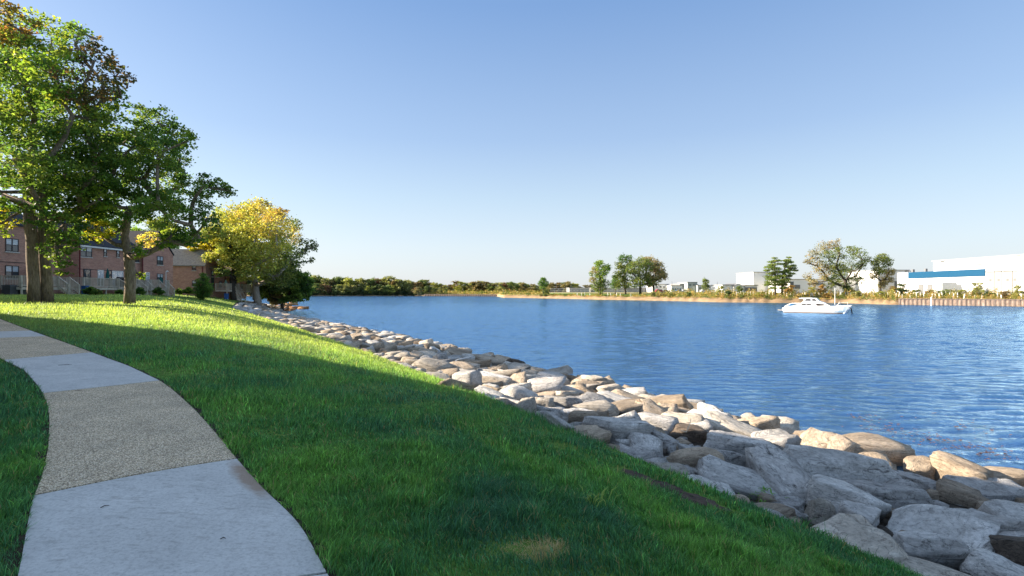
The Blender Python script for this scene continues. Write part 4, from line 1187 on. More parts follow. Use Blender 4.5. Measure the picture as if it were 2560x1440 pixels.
# ---- leftmost brick house
ha = empty('brick_house', (HX, 30, G0), R(90)); tag(ha, 'nearest red brick house at the left edge, seen behind the two tall maple trunks', 'house')
MB().box(0, 20.2, 0, 9, -0.5, 6.9).build('wall', brick, ha)
MB().box(-0.02, 20.22, -0.025, 0.0, 3.25, 3.32).build('brick_band', dark_frame, ha)
r_ = gable_roof(0, 20.2, 0, 9, 6.9, 10.0).build('roof', shingle, ha)
MB().box(6, 7, 5.6, 6.6, 8.0, 11.2).build('chimney', brick, r_)
window(ha, 17.6, 4.28, 1.25, 1.22); window(ha, 17.6, 1.80, 1.3, 1.18, gl=glass)
window(ha, 12.5, 4.28, 1.25, 1.22); window(ha, 12.5, 1.80, 1.3, 1.18)
# ---- link and middle house with a gabled end bay
hb = empty('brick_house', (HX, 54.9, G0), R(90)); tag(hb, 'long red brick house with dark roof and gabled end bay behind the wooden decks', 'house')
MB().box(0, 9.1, 0, 8, -0.5, 5.7).build('wall', brick, hb)
MB().box(-4.72, -0.003, 1.6, 7, -0.5, 5.2).build('link_wall', brick, hb)
MB().prism([(9.103, -0.5), (14.8, -0.5), (14.8, 5.5), (11.95, 8.3), (9.103, 5.5)], 'y', -0.35, 7).build('gable_wall', brick, hb)
MB().box(-0.02, 9.1, -0.025, 0.0, 2.95, 3.02).build('brick_band', dark_frame, hb)
r_ = gable_roof(0, 9.1, 0, 8, 5.75, 8.6).build('roof', shingle, hb)
gable_roof(9.1, 14.8, -0.35, 7, 5.55, 8.35, 'y').build('roof', shingle, hb)
MB().box(-4.7, -0.02, 1.4, 7.2, 5.21, 5.4).build('link_roof', shingle, hb)
MB().box(-0.1, 9.0, -0.42, -0.28, 5.38, 5.56).build('gutter', white_trim, hb)
window(hb, 0.98, 4.35, 1.55, 1.15); window(hb, 3.6, 4.6, 0.45, 0.85, 1); window(hb, 5.5, 4.6, 0.45, 0.85, 1); window(hb, 8.6, 4.2, 0.7, 1.2, 1)
window(hb, 12.2, 4.05, 1.15, 1.15, y=-0.36); window(hb, 12.2, 1.9, 1.15, 1.0, y=-0.36)
window(hb, 1.1, 1.1, 0.95, 1.95, 1, part='door', sill=False)
window(hb, 2.95, 1.15, 0.85, 1.85, 2, frame=white_trim, sill=False)
window(hb, 4.3, 1.05, 0.45, 1.95, 1, part='door', sill=False)
window(hb, 5.45, 1.05, 1.7, 1.95, 2, frame=white_trim, part='glass_door', sill=False, gl=blind)
window(hb, 9.9, 1.05, 0.7, 1.95, 1, frame=white_trim, part='door', sill=False, gl=blind, y=-0.36)
downspout(hb, 0.12, 0, 5.4); downspout(hb, 9.0, 0, 5.4, -0.4)
MB().box(3.75, 3.9, -0.15, 0, 2.2, 2.35).build('wall_lamp', black, hb); MB().box(7.7, 7.85, -0.12, 0, 2.9, 3.02).build('wall_lamp', black, hb)
# ---- grey-roofed house set across the row
hd = empty('brick_house', (-53.95, 76.1, G0), R(15)); tag(hd, 'brick house with a broad pale grey shingle roof, behind the cone-shaped evergreen', 'house')
MB().prism([(0, -0.5), (6, -0.5), (6, 4.6), (3, 7.0), (0, 4.6)], 'x', 0, 7.5).build('wall', brick, hd)
gable_roof(0, 7.35, 0, 6, 4.62, 7.04).build('roof', shingle_g, hd)
window(hd, 5.95, 3.75, 0.55, 0.8, 1); window(hd, 5.95, 1.35, 0.55, 0.9, 1); downspout(hd, 7.1, 0, 4.5)
MB().box(0, 7.5, -0.2, -0.10, 4.42, 4.55).build('gutter', dark_frame, hd)
# ---- two small houses farther along
he = empty('brick_house', (-47.4, 80.0, 0.9), R(90)); tag(he, 'narrow brick house with a tree-shaded grey roof, right of the broad grey roof', 'house')
MB().box(0, 4.6, 0, 7, -0.5, 4.4).build('wall', brick_or, he); gable_roof(0, 4.6, 0, 7, 4.42, 6.4).build('roof', shingle_g, he)
window(he, 1.0, 3.0, 0.6, 0.95, 1); window(he, 2.6, 3.0, 0.6, 0.95, 1); window(he, 1.0, 1.2, 0.8, 1.7, 1, part='door', sill=False); window(he, 3.2, 1.3, 0.8, 1.0, 1); downspout(he, 4.5, 0, 4.2)
hf = empty('brick_house', (-46.7, 84.8, 0.8), R(90)); tag(hf, 'last orange-red brick house of the row, next to the golden trees', 'house')
MB().prism([(0, -0.5), (5.2, -0.5), (5.2, 4.0), (2.6, 5.9), (0, 4.0)], 'y', 0, 7).build('wall', brick_or, hf); gable_roof(0, 5.2, 0, 7, 4.03, 5.95, 'y').build('roof', shingle_g, hf)
window(hf, 1.6, 2.9, 0.9, 0.8); window(hf, 3.8, 2.9, 0.7, 0.8, 1); window(hf, 1.5, 1.0, 0.9, 1.5, 1, part='door', sill=False); window(hf, 3.8, 1.2, 0.8, 0.9, 1); downspout(hf, 5.1, 0, 3.9)
# ---- the neighbouring house beside the viewer whose shadow lies over the foreground
hg = empty('brick_house', (-13.6, 11.35, gz(-13.6, 12.65) - 0.1), R(156.7)); tag(hg, 'long brick house beside the path, outside the picture, shading the foreground', 'house')
bz = 8.0 - gz(-13.6, 12.65) + 0.1
MB().box(0, 36, 0, 16, -1.0, bz - 0.1).build('wall', brick, hg)
gable_roof(0, 36, 0, 16, bz - 0.02, bz + 3.2, over=0.25, th=0.12).build('roof', shingle, hg)
for k in range(8):
    window(hg, 2.6 + k * 4.4, 4.6, 1.3, 1.3); window(hg, 2.6 + k * 4.4, 1.3, 1.3, 1.4)

# ------------------------------------------------------------------ decks with stairs
def deck(label, y0, y1, ys, run=1.1, fx=-44.55, zt=2.0, screen=False):
    """deck against the houses (x from HX to fx, y0..y1), stairs leaving at ys towards the lawn"""
    g = 1.05
    root = empty('wooden_deck', (fx, (y0 + y1) / 2, g)); tag(root, label, 'deck', 'wooden decks behind the brick houses')
    oy = (y0 + y1) / 2
    def L(x, y, z): return (x - fx, y - oy, z - g)
    x0 = HX + 0.05
    def bx(mb, xa, xb, ya, yb, za, zb): return mb.box(xa - fx, xb - fx, ya - oy, yb - oy, za - g, zb - g)
    mb = MB()
    n = int((y1 - y0) / 0.14)
    for k in range(n): bx(mb, x0, fx, y0 + k*0.14, y0 + k*0.14 + 0.13, zt - 0.04, zt)
    bx(mb, fx - 0.04, fx - 0.001, y0, y1, zt - 0.26, zt - 0.041); bx(mb, x0, fx - 0.041, y0, y0 + 0.04, zt - 0.26, zt - 0.041)
    mb.build('platform', deck_wood, root)
    for (a, b) in ((fx - 0.1, y0 + 0.1), (fx - 0.1, y1 - 0.1), (fx - 0.1, oy)): bx(MB(), a - .06, a + .06, b - .06, b + .06, g - 0.4, zt - 0.261).build('leg', deck_wood, root)
    w = 1.15; s0, s1 = ys - w / 2, ys + w / 2
    def railing(a, b):
        mb = MB(); a = Vector(L(*a)); b = Vector(L(*b)); H = Vector((0, 0, 1.0)); d = b - a
        if Vector((d.x, d.y)).length < 0.15: return
        n = max(1, int(Vector((d.x, d.y)).length / 0.14))
        mb.bar(a + H, b + H, 0.10, 0.05); mb.bar(a + H * .12, b + H * .12, 0.05, 0.07)
        for k in range(n + 1):
            q = a + d * k / n
            big = k in (0, n)
            s = 0.05 if big else 0.02
            mb.box(q.x - s, q.x + s, q.y - s, q.y + s, q.z - (0.1 if big else -0.1), q.z + (1.06 if big else 0.98))
        return mb
    for a, b in (((fx - .05, y0 + .05, zt), (fx - .05, s0 - .05, zt)), ((fx - .05, s1 + .05, zt), (fx - .05, y1 - .05, zt)), ((x0, y0 + .05, zt), (fx - .16, y0 + .05, zt)), ((x0, y1 - .05, zt), (fx - .16, y1 - .05, zt))):
        r = railing(a, b)
        if r: r.build('railing', deck_wood, root)
    gb = gz(fx + run, ys); steps = 5; mb = MB()
    for k in range(steps):
        z = zt - (zt - gb) * (k + 1) / (steps + 0.3); xa = fx + run * k / steps + 0.003
        bx(mb, xa, xa + run / steps + 0.03, s0, s1, z - 0.05, z); bx(mb, xa, xa + 0.025, s0, s1, z - (zt - gb) / steps, z - 0.051)
    mb.build('steps', step_wood, root)
    for yy in (s0 - 0.04, s1 + 0.04):
        railing((fx + .02, yy, zt), (fx + run, yy, gb)).build('stair_railing', deck_wood, root)
    return root
deck('wooden deck nearest the two tall maple trunks, its stairs ending left of the blue bin', 46.5, 51.7, 50.9, 1.0)
deck('long wooden deck behind the forked maple trunk, with the dark umbrella', 53.3, 59.3, 58.6, 1.5)
deck('small wooden deck directly right of the forked maple trunk', 60.1, 62.4, 61.6, 1.1)
deck('wooden deck in front of the gabled bay, with the teal umbrella', 63.2, 66.6, 65.2, 1.15)
deck('pale wooden deck beside the cone-shaped evergreen', 80.2, 83.8, 82.6, 1.3, fx=-44.6, zt=1.8)
deck('farthest wooden deck, at the last brick house', 85.4, 88.6, 87.4, 1.2, fx=-44.3, zt=1.7)
# things on and by the decks
ps = MB()
for k in range(14): ps.box(k * 0.1, k * 0.1 + 0.085, -0.02, 0.02, 0, 1.9)
o = ps.build('privacy_screen', cedar); o.location = (HX + 0.1, 49.1, 2.0); tag(o, 'orange-brown board privacy screen against the leftmost house', 'screen')
def umbrella(loc, h, label, c=teal, r=0.16):
    root = empty('patio_umbrella', loc); tag(root, label, 'umbrella')
    MB().tube([(0, 0, 0), (0, 0, h)], 0.025, 8).build('pole', white_trim, root)
    MB().tube([(0, 0, h * .42), (0, 0, h * .48), (0, 0, h * .7), (0.02, 0, h * .9), (0, 0, h * 1.03)], [r * 1.15, r, r * .9, r * .5, 0.02], 10).build('canopy', c, root, True)
umbrella((-45.2, 57.2, 2.0), 2.1, 'folded dark green umbrella on the long deck')
umbrella((-45.3, 66.0, 2.0), 1.45, 'low teal umbrella on the deck by the gabled bay', r=0.28)
umbrella((-45.4, 81.2, 1.8), 1.6, 'pale green folded umbrella on the deck beside the cone-shaped evergreen', plain('pale_green_cloth', (0.25, 0.42, 0.36), 0.8), 0.24)
b = empty('recycling_bin', (-44.1, 52.9, gz(-44.1, 52.9))); tag(b, 'blue recycling bin beside the deck stairs', 'bin')
MB().prism([(-.2, 0), (.2, 0), (.24, .85), (-.24, .85)], 'y', -.22, .22).build('body', blue_pl, b)
MB().box(-.26, .26, -.25, .25, .853, .91).build('lid', blue_pl, b)
b = empty('recycling_bin', (-44.0, 78.9, gz(-44.0, 78.9))); tag(b, 'dark blue bin right of the cone-shaped evergreen', 'bin')
MB().prism([(-.2, 0), (.2, 0), (.24, .85), (-.24, .85)], 'y', -.22, .22).build('body', blue_pl, b); MB().box(-.26, .26, -.25, .25, .853, .91).build('lid', blue_pl, b)
b = empty('barbecue_grill', (-45.1, 58.9, 2.0)); tag(b, 'black barbecue grill on the long deck by the glass doors', 'grill')
MB().tube([(0, -.35, .95), (0, -.3, 1.02), (0, .3, 1.02), (0, .35, .95)], [.12, .24, .24, .12], 10).build('lid', black, b, True)
MB().box(-.25, .25, -.4, .4, .1, .85).build('cabinet', black, b)
b = empty('lamp_post', (-44.2, 65.4, gz(-44.2, 65.4))); tag(b, 'thin white lamp pole in front of the gabled bay', 'lamp')
MB().tube([(0, 0, 0), (0, 0, 3.1)], 0.04, 8).build('pole', white_trim, b); MB().tube([(0, -.02, 3.05), (.1, .12, 3.2), (.12, .2, 3.12)], [.05, .09, .11], 8).build('lamp', white_trim, b)
for k, (yy, lab) in enumerate([(46.3, 'leftmost grey air conditioner against the brick wall'), (47.35, 'middle grey air conditioner of the three by the brick wall'), (48.35, 'right-hand grey air conditioner, closest to the maple trunks')]):
    b = empty('air_conditioner', (-45.4, yy, gz(-45.4, yy))); tag(b, lab, 'air conditioner', 'air conditioners by the leftmost house')
    mb = MB(); mb.box(-.4, .4, -.4, .4, .06, .10).box(-.4, .4, -.4, .4, .82, .9)
    for i in range(12): mb.box(-.385, .385, -.385, .385, .12 + i * .058, .15 + i * .058)
    mb.build('louvred_case', ac_grey, b); MB().box(-.35, .35, -.35, .35, .101, .815).build('core', black, b)
    MB().tube([(0, 0, .901), (0, 0, .93)], .33, 16).build('fan_grille', black, b)

# ------------------------------------------------------------------ the catamaran
BY = 87.0
boat = empty('motor_catamaran', ((1955.5 - 1280) / F * BY, BY, WATER), R(-33)); tag(boat, 'white motor catamaran moored on the water in front of the far oaks', 'boat')
hull_mat = plain('white_gelcoat', (0.82, 0.82, 0.82), 0.3, 0.5, 0.02, 0.5)
anti = plain('brown_antifouling', (0.20, 0.12, 0.07), 0.7, 0.3, 0.2, 1)
tint = plain('tinted_window', (0.02, 0.012, 0.012), 0.5, 0.15, 0.1, 2)
BL, BW = 9.6, 4.0
def hull(y0, ext=0.0):
    sec = []
    for f in np.linspace(0, 1, 15):
        x = f * (BL + ext); hw = 0.62 * (1 - max(0, (f - 0.55) / 0.45) ** 1.8) + 0.02
        if f < 0.06: hw *= 0.86
        top = 0.95 + 0.28 * f if f > 0.05 else 0.75 + 4 * f
        xb = x - (0.95 * max(0, (f - 0.8) / 0.2)) + (0.2 if f == 0 else 0)
        sec.append([(x, y0 - hw, top), (x - (x - xb) * .5, y0 - hw * .97, 0.45), (xb, y0 - hw * .75, 0.14), (xb, y0 - hw * .3, -0.3), (xb, y0 + hw * .3, -0.3), (xb, y0 + hw * .75, 0.14), (x - (x - xb) * .5, y0 + hw * .97, 0.45), (x, y0 + hw, top), (x, y0, top + 0.04)])
    return sec
for yy, ext in ((0.0, 0.0), (BW, 0.3)):
    mb = MB(); sec = hull(yy, ext); n = 9
    for q in sec: mb.v += q
    for i in range(len(sec) - 1):
        for k in range(n): mb.f.append((i*n + k, i*n + (k+1) % n, (i+1)*n + (k+1) % n, (i+1)*n + k))
    mb.f.append(tuple(range(n))); mb.f.append(tuple((len(sec)-1)*n + k for k in range(n)))
    h_ = mb.build('hull', hull_mat, boat)
    mb = MB(); st = []
    for i in range(len(sec) - 1):
        for s_ in (2, 5):
            o_ = -0.012 if s_ == 2 else 0.012
            a, b2 = sec[i][s_], sec[i+1][s_]
            mb.add([(a[0], a[1] + o_, -0.12), (b2[0], b2[1] + o_, -0.12), (b2[0], b2[1] + o_, 0.14), (a[0], a[1] + o_, 0.14)], [(0, 1, 2, 3)])
    mb.build('waterline_stripe', anti, h_)
prof = [(0.5, 0.55), (8.0, 0.55), (7.4, 1.12), (6.9, 1.2), (6.3, 1.62), (5.4, 1.98), (5.0, 2.42), (4.2, 2.5), (2.6, 2.48), (2.45, 2.40), (3.15, 2.36), (3.22, 2.05), (2.75, 1.62), (2.3, 1.35), (1.5, 1.15), (0.55, 1.0)]
def lerp_prof(mb, pr, ys):
    n = len(pr)
    for y_, sh in ys: mb.v += [(q[0], y_, q[1] if q[1] < 1.25 else 1.25 + (q[1] - 1.25) * sh) for q in pr]
    for j in range(len(ys) - 1):
        for i in range(n): mb.f.append((j*n + i, j*n + (i+1) % n, (j+1)*n + (i+1) % n, (j+1)*n + i))
    mb.f.append(tuple(range(n))); mb.f.append(tuple((len(ys)-1)*n + i for i in range(n)))
    return mb
lerp_prof(MB(), prof, [(-0.25, 0.96), (0.1, 1.0), (BW - 0.1, 1.0), (BW + 0.25, 0.96)]).build('cabin', hull_mat, boat)
def side_win(pts, name='window', y=-0.25): 
    MB().prism(pts, 'y', y - 0.012, y - 0.03).build(name, tint, boat)
side_win([(3.35, 2.02), (4.2, 2.02), (4.15, 2.31), (3.5, 2.31)]); side_win([(4.4, 2.02), (5.1, 2.02), (4.8, 2.31), (4.4, 2.31)])
side_win([(2.7, 1.26), (3.5, 1.26), (3.5, 1.48), (2.95, 1.48)]); side_win([(3.6, 1.26), (4.4, 1.26), (4.2, 1.48), (3.6, 1.48)])
side_win([(4.85, 1.56), (6.0, 1.48), (6.3, 1.28), (5.1, 1.20)]); side_win([(5.1, 1.86), (5.4, 1.84), (5.3, 1.75), (5.1, 1.76)])
side_win([(1.75, 1.0), (2.0, 1.0), (2.0, 1.07), (1.75, 1.07)], 'porthole', -0.36); side_win([(2.1, 1.0), (2.35, 1.0), (2.35, 1.07), (2.1, 1.07)], 'porthole', -0.36)
MB().add([(6.33, .2, 1.64), (6.92, .2, 1.24), (6.92, BW-.2, 1.24), (6.33, BW-.2, 1.64)], [(0, 1, 2, 3)]).build('windshield', plain('windshield_glass', (0.20, 0.22, 0.30), 0.1, 0.8), boat)
MB().tube([(7.55, BW/2, 1.0), (7.55, BW/2, 4.15)], [.05, .03], 8).build('mast', hull_mat, boat)
mb = MB(); mb.tube([(7.6, 0.1, 1.15), (8.3, 0.1, 1.75), (9.3, 0.1, 1.85)], .025, 6).tube([(9.3, 0.1, 1.2), (9.3, 0.1, 1.85)], .025, 6).tube([(8.3, .1, 1.2), (8.3, .1, 1.75)], .025, 6).tube([(7.8, 0.0, 0.9), (8.2, 0.0, 1.9)], .03, 6)
mb.build('bow_rail', white_trim, boat)
mb = MB(); mb.tube([(0.3, 0, 1.0), (1.1, 0, 1.5), (2.6, 0, 1.52)], .035, 6).tube([(0.3, BW, 1.0), (1.1, BW, 1.5), (2.6, BW, 1.52)], .035, 6).tube([(1.1, 0, 1.5), (1.1, BW, 1.5)], .035, 6); mb.build('stern_rail', hull_mat, boat)
MB().add([(0.9, .2, 1.2), (1.5, .2, 1.45), (1.9, 1.5, 1.72), (1.2, 1.8, 1.42)], [(0, 1, 2, 3)]).prism([(0.9, 1.1), (1.6, 1.15), (1.7, 1.4), (1.2, 1.5)], 'y', .4, 1.2).build('blue_cover', plain('blue_cover', (0.01, 0.18, 0.40), 0.7), boat)
MB().prism([(-0.75, 0.32), (0.2, 0.30), (0.2, 0.42), (-0.7, 0.48)], 'y', 0.3, 1.6).build('swim_step', plain('grey_rubber', (0.30, 0.27, 0.25), 0.8), boat)
MB().tube([(9.35, 1.0, 0.95), (9.75, 1.0, 0.9), (9.95, 1.0, -0.2)], [.05, .09, .09], 8).build('outboard_leg', black, boat)

# ------------------------------------------------------------------ far wood: single trees sharing a few leaf crowns
def far_variant(seed, h=14.0, n=2600, size=1.0, conical=0.0):
    rg = np.random.default_rng(seed); P_, C_, S_ = [], [], []
    nb = 24
    for k in range(nb):
        f = rg.uniform(0.06, 0.95); rr = h * 0.36 * math.sin(math.pi * min(0.93, f * 0.82 + 0.12)) ** 0.6 * (1 - conical * f)
        a = rg.uniform(0, 6.28); d = rr * rg.uniform(0.3, 1.0)
        c = np.array([math.cos(a) * d, math.sin(a) * d, h * f * 0.93]); r = h * rg.uniform(0.11, 0.19)
        q, _, kk = crown_points(c, r, n // nb, rg, 0.75, 7, 0.5)
        P_.append(q); C_.append(np.ones((len(q), 3)) * rg.uniform(0.62, 1.25) * rg.uniform(0.8, 1.2, (len(q), 1)))
        S_.append(c)
    P_ = np.concatenate(P_); P_[:, 2] = np.maximum(P_[:, 2], 0.3); C_ = np.concatenate(C_)
    o = leaves_mesh('crown', P_, size, C_, rg, mat=None); me = o.data; bpy.data.objects.remove(o)
    mb = MB(); mb.tube([(0, 0, -0.5), (0.1, 0, h * .3), (0, .1, h * .7)], [h * .022, h * .018, h * .008], 5)
    for c in S_[::3]: mb.tube([(0.05, 0, h * .28), tuple(c * np.array([.5, .5, .75])), tuple(c)], [h * .011, h * .008, h * .004], 4)
    t = mb.build('trunk', bark_mat); tm = t.data; bpy.data.objects.remove(t)
    return me, tm
def tint_leaf(name, c):
    return foliage('far_' + name, 0.3, c, 1.35)
FARM = {'green': tint_leaf('green', (0.14, 0.18, 0.06)), 'dark green': tint_leaf('dark_green', (0.05, 0.08, 0.03)), 'olive': tint_leaf('olive', (0.23, 0.235, 0.085)),
        'yellow-green': tint_leaf('yellow_green', (0.25, 0.26, 0.06)), 'rust': tint_leaf('rust', (0.19, 0.135, 0.06)), 'red-brown': tint_leaf('red_brown', (0.19, 0.105, 0.06)), 'tan': tint_leaf('tan', (0.21, 0.18, 0.085)), 'orange': tint_leaf('orange', (0.27, 0.17, 0.05))}
VAR = [far_variant(200 + k) for k in range(7)]
for me, _ in VAR: me.materials.append(FARM['green'])
def far_tree(px, Y, h, colr, v, z0, label, group, wide=1.0, name='wood_tree', rz=0.0, cat='tree'):
    me, tm = VAR[v]
    r = empty(name, ((px - 1280) / F * Y, Y, z0), rz); r.scale = (h / 14 * wide, h / 14 * wide, h / 14); tag(r, label, cat, group)
    c = bpy.data.objects.new('crown', me); COL.objects.link(c); c.parent = r
    c.material_slots[0].link = 'OBJECT'; c.material_slots[0].material = FARM[colr]
    if h > 4:
        t = bpy.data.objects.new('trunk', tm); COL.objects.link(t); t.parent = r
    return r
rg = np.random.default_rng(77)
# skyline of the wood read off the photograph
SKY = [(560,690),(740,692),(770,690),(790,688),(822,698),(845,690),(870,692),(900,694),(930,693),(960,693),(975,689),(990,697),(1010,700),(1030,705),(1050,698),(1070,700),(1095,710),(1120,712),(1145,701),(1165,708),(1200,702),(1230,707),(1262,706),(1290,704),(1320,708),(1345,712),(1385,704),(1410,704),(1440,708),(1455,714),(1475,712)]
def sky_y(px): return float(np.interp(px, [a for a, _ in SKY], [b for _, b in SKY]))
WG = 'trees of the far wood'
hues = ['green', 'olive', 'rust', 'yellow-green', 'dark green', 'olive', 'tan', 'green', 'red-brown', 'olive', 'yellow-green', 'green', 'olive', 'tan']
def zone_name(px):
    return ('behind the golden tree' if px < 770 else 'right of the shore bush' if px < 850 else 'at the left of the wood' if px < 930 else 'in the middle of the wood' if px < 1010 else 'before the steel piling' if px < 1080
            else 'above the left of the piling' if px < 1160 else 'above the right of the piling' if px < 1250 else 'behind the sandy spit' if px < 1340 else 'behind the mown field')
WT_ = []
k = 0; px = 600.0
while px < 1480:
    Y = float(far_R(px)) + (10 if px < 1045 else 42) + rg.uniform(0, 14)
    if px > 1255: Y = 400 + rg.uniform(-20, 30)
    z0 = -1.2 if px < 1045 else 0.6
    top = CAMZ + (HZ - sky_y(px) + rg.uniform(-2, 3)) / F * Y
    h = max(4.5, top - z0)
    colr = hues[int(rg.integers(0, len(hues)))] if px > 760 else 'dark green'
    WT_.append(far_tree(px, Y, h, colr, k % 7, z0, '%s autumn tree %s' % (colr, zone_name(px)) if 'green' not in colr else '%s tree %s' % (colr, zone_name(px)), WG, rg.uniform(0.9, 1.25) * (1.25 if px > 1045 else 1.0), rz=rg.uniform(0, 6)))
    if px < 1110 and rg.random() < 0.75:       # a lower tree in front of the gap
        p2 = px + rg.uniform(4, 9); Y2 = float(far_R(p2)) + 5
        c2 = hues[int(rg.integers(0, len(hues)))]
        WT_.append(far_tree(p2, Y2, h * rg.uniform(0.42, 0.62), c2, (k + 3) % 7, z0, 'low %s tree at the waterside %s' % (c2, zone_name(p2)), WG, 1.15, rz=rg.uniform(0, 6)))
    k += 1; px += rg.uniform(7.5, 11)
distinct([(o['label'], o) for o in WT_], False)
far_tree(1045, 372, 6.0, 'tan', 2, -0.8, 'grey-green rounded bush at the end of the steel piling', 'shrubs on the far shore', 1.4, 'round_shrub', cat='shrub')
# ---- brush, meadow and dark waterside undergrowth: uncountable
def scrub(name, rows, label, palette, n, size, seed):
    rg = np.random.default_rng(seed); P_, C_ = [], []
    for (p0, p1, o0, o1, hh, wgt) in rows:
        m_ = int(n * wgt); pxr = rg.uniform(p0, p1, m_); of = rg.uniform(o0, o1, m_)
        Yr = far_R(pxr) + of; zt = np.interp(of, offs, offz)
        pat = np.clip(0.55 + 0.5 * wave_noise(np.stack([pxr / 9, of / 3], 1), seed, (0.4, 1.1, 2.3), (1, .7, .5)), 0.06, 1.5)
        P_.append(np.stack([(pxr - 1280) / F * Yr, Yr, zt + hh * pat * rg.uniform(0, 1, m_)], 1))
        ci = wave_noise(np.stack([pxr / 12, of / 6], 1), seed + 5, (0.5, 1.3), (1, .7)) * 1.3 + rg.normal(0, 0.5, m_)
        idx = np.clip(((ci + 1.6) / 3.2 * len(palette)).astype(int), 0, len(palette) - 1)
        C_.append(np.array(palette)[idx] * rg.uniform(0.7, 1.25, (m_, 1)))
    P_ = np.concatenate(P_); d = P_[:, 1]
    o = leaves_mesh(name, P_, size * d / 170, np.concatenate(C_), rg, mat=far_leaf, up=0.5)
    tag(o, label, 'undergrowth', kind='stuff')
scrub('undergrowth', [(620, 1045, 0.5, 10, 3.4, 1.0)], 'dark undergrowth along the foot of the far wood', [(0.02, 0.035, 0.015), (0.035, 0.05, 0.02), (0.05, 0.06, 0.02), (0.03, 0.04, 0.02)], 15000, 0.34, 5)
scrub('meadow_brush', [(1040, 1372, 4, 40, 1.9, .16), (1372, 1640, 4.5, 10.5, 0.6, .05), (1640, 1830, 4, 30, 1.8, .15), (1800, 2240, 3.2, 26, 1.9, .34), (2225, 2620, 1.8, 22, 1.7, .32)],
      'ochre and green brush and tall grass along the far bank', [(0.09, 0.12, 0.03), (0.17, 0.18, 0.04), (0.26, 0.21, 0.06), (0.34, 0.24, 0.09), (0.38, 0.22, 0.08), (0.14, 0.15, 0.04), (0.22, 0.20, 0.05)], 52000, 0.36, 6)
# ---- shrubs one can tell apart
SH = 'shrubs on the far shore'
for i, (px, of, h, colr, w_, lab) in enumerate([
  (1900, 9, 2.1, 'yellow-green', 2.2, 'bright yellow shrub on the far bank left of the boat'), (2205, 9, 2.0, 'yellow-green', 2.6, 'bright yellow shrub on the far bank right of the boat'),
  (2068, 7, 1.6, 'orange', 2.2, 'orange-red shrub just behind the boat mast'), (1821, 9, 2.4, 'dark green', 1.5, 'dark green shrub at the left of the bank by the white sheds'), (1856, 8, 1.9, 'olive', 1.5, 'olive shrub between the dark green and the yellow one'),
  (1800, 24, 3.8, 'yellow-green', 1.0, 'yellow sapling left of the white gabled shed'), (1850, 24, 3.6, 'green', 1.0, 'green sapling in front of the white gabled shed'), (1972, 24, 4.2, 'orange', 1.2, 'orange bushy sapling right of the two pines'),
  (2055, 22, 4.0, 'orange', 1.0, 'orange sapling under the broadest oak'), (2030, 22, 3.2, 'yellow-green', 1.2, 'yellow-green bush under the bare side of the broadest oak'),
  (2240, 24, 3.4, 'rust', 1.4, 'rust-coloured bush before the low warehouse wing'), (2256, 20, 4.2, 'dark green', 1.1, 'dark sapling at the corner of the warehouse'), (2290, 14, 2.4, 'green', 1.5, 'green bush below the left end of the blue band'),
  (2325, 14, 2.2, 'rust', 1.5, 'rust bush between the small warehouse doors'), (2366, 15, 2.6, 'green', 1.4, 'green bush in front of the parked white truck'), (2404, 12, 2.4, 'olive', 1.6, 'olive bush below the right end of the blue band'),
  (2442, 12, 4.6, 'olive', 0.8, 'thin tall sapling left of the hangar doors'), (2475, 10, 2.0, 'dark green', 1.5, 'dark bush in front of the hangar doors'), (2548, 11, 3.6, 'olive', 0.8, 'thin sapling at the right edge of the far bank'),
  (2516, 9, 2.2, 'rust', 1.4, 'rust-brown bush below the hangar doors'), (1365, 5, 3.2, 'green', 1.5, 'dense green bush on the spit under the small round-topped tree'), (1352, 3, 1.6, 'tan', 1.6, 'tan bush at the water beside the dense green one'),
  (1633, 6, 2.4, 'olive', 1.3, 'olive bush right of the oak clump'), (1720, 8, 1.9, 'green', 1.7, 'green bush on the bank midway to the white sheds'), (1680, 7, 1.8, 'olive', 1.8, 'wide olive bush near the pale gravelly bank'), (1655, 9, 1.8, 'tan', 1.6, 'tan bush behind the oak clump'),
  (1795, 9, 1.8, 'yellow-green', 1.6, 'yellow-green bush at the bank left of the dark green one'), (2140, 9, 2.2, 'olive', 1.8, 'grey-olive bush right of the boat bow'), (2120, 22, 3.6, 'dark green', 1.4, 'dark bush at the foot of the broadest oak')]):
    Y = float(far_R(px)) + of
    far_tree(px, Y, h, colr, i % 7, far_z(px, of) - 0.1, lab, SH, w_, 'shore_shrub', rz=i, cat='shrub')
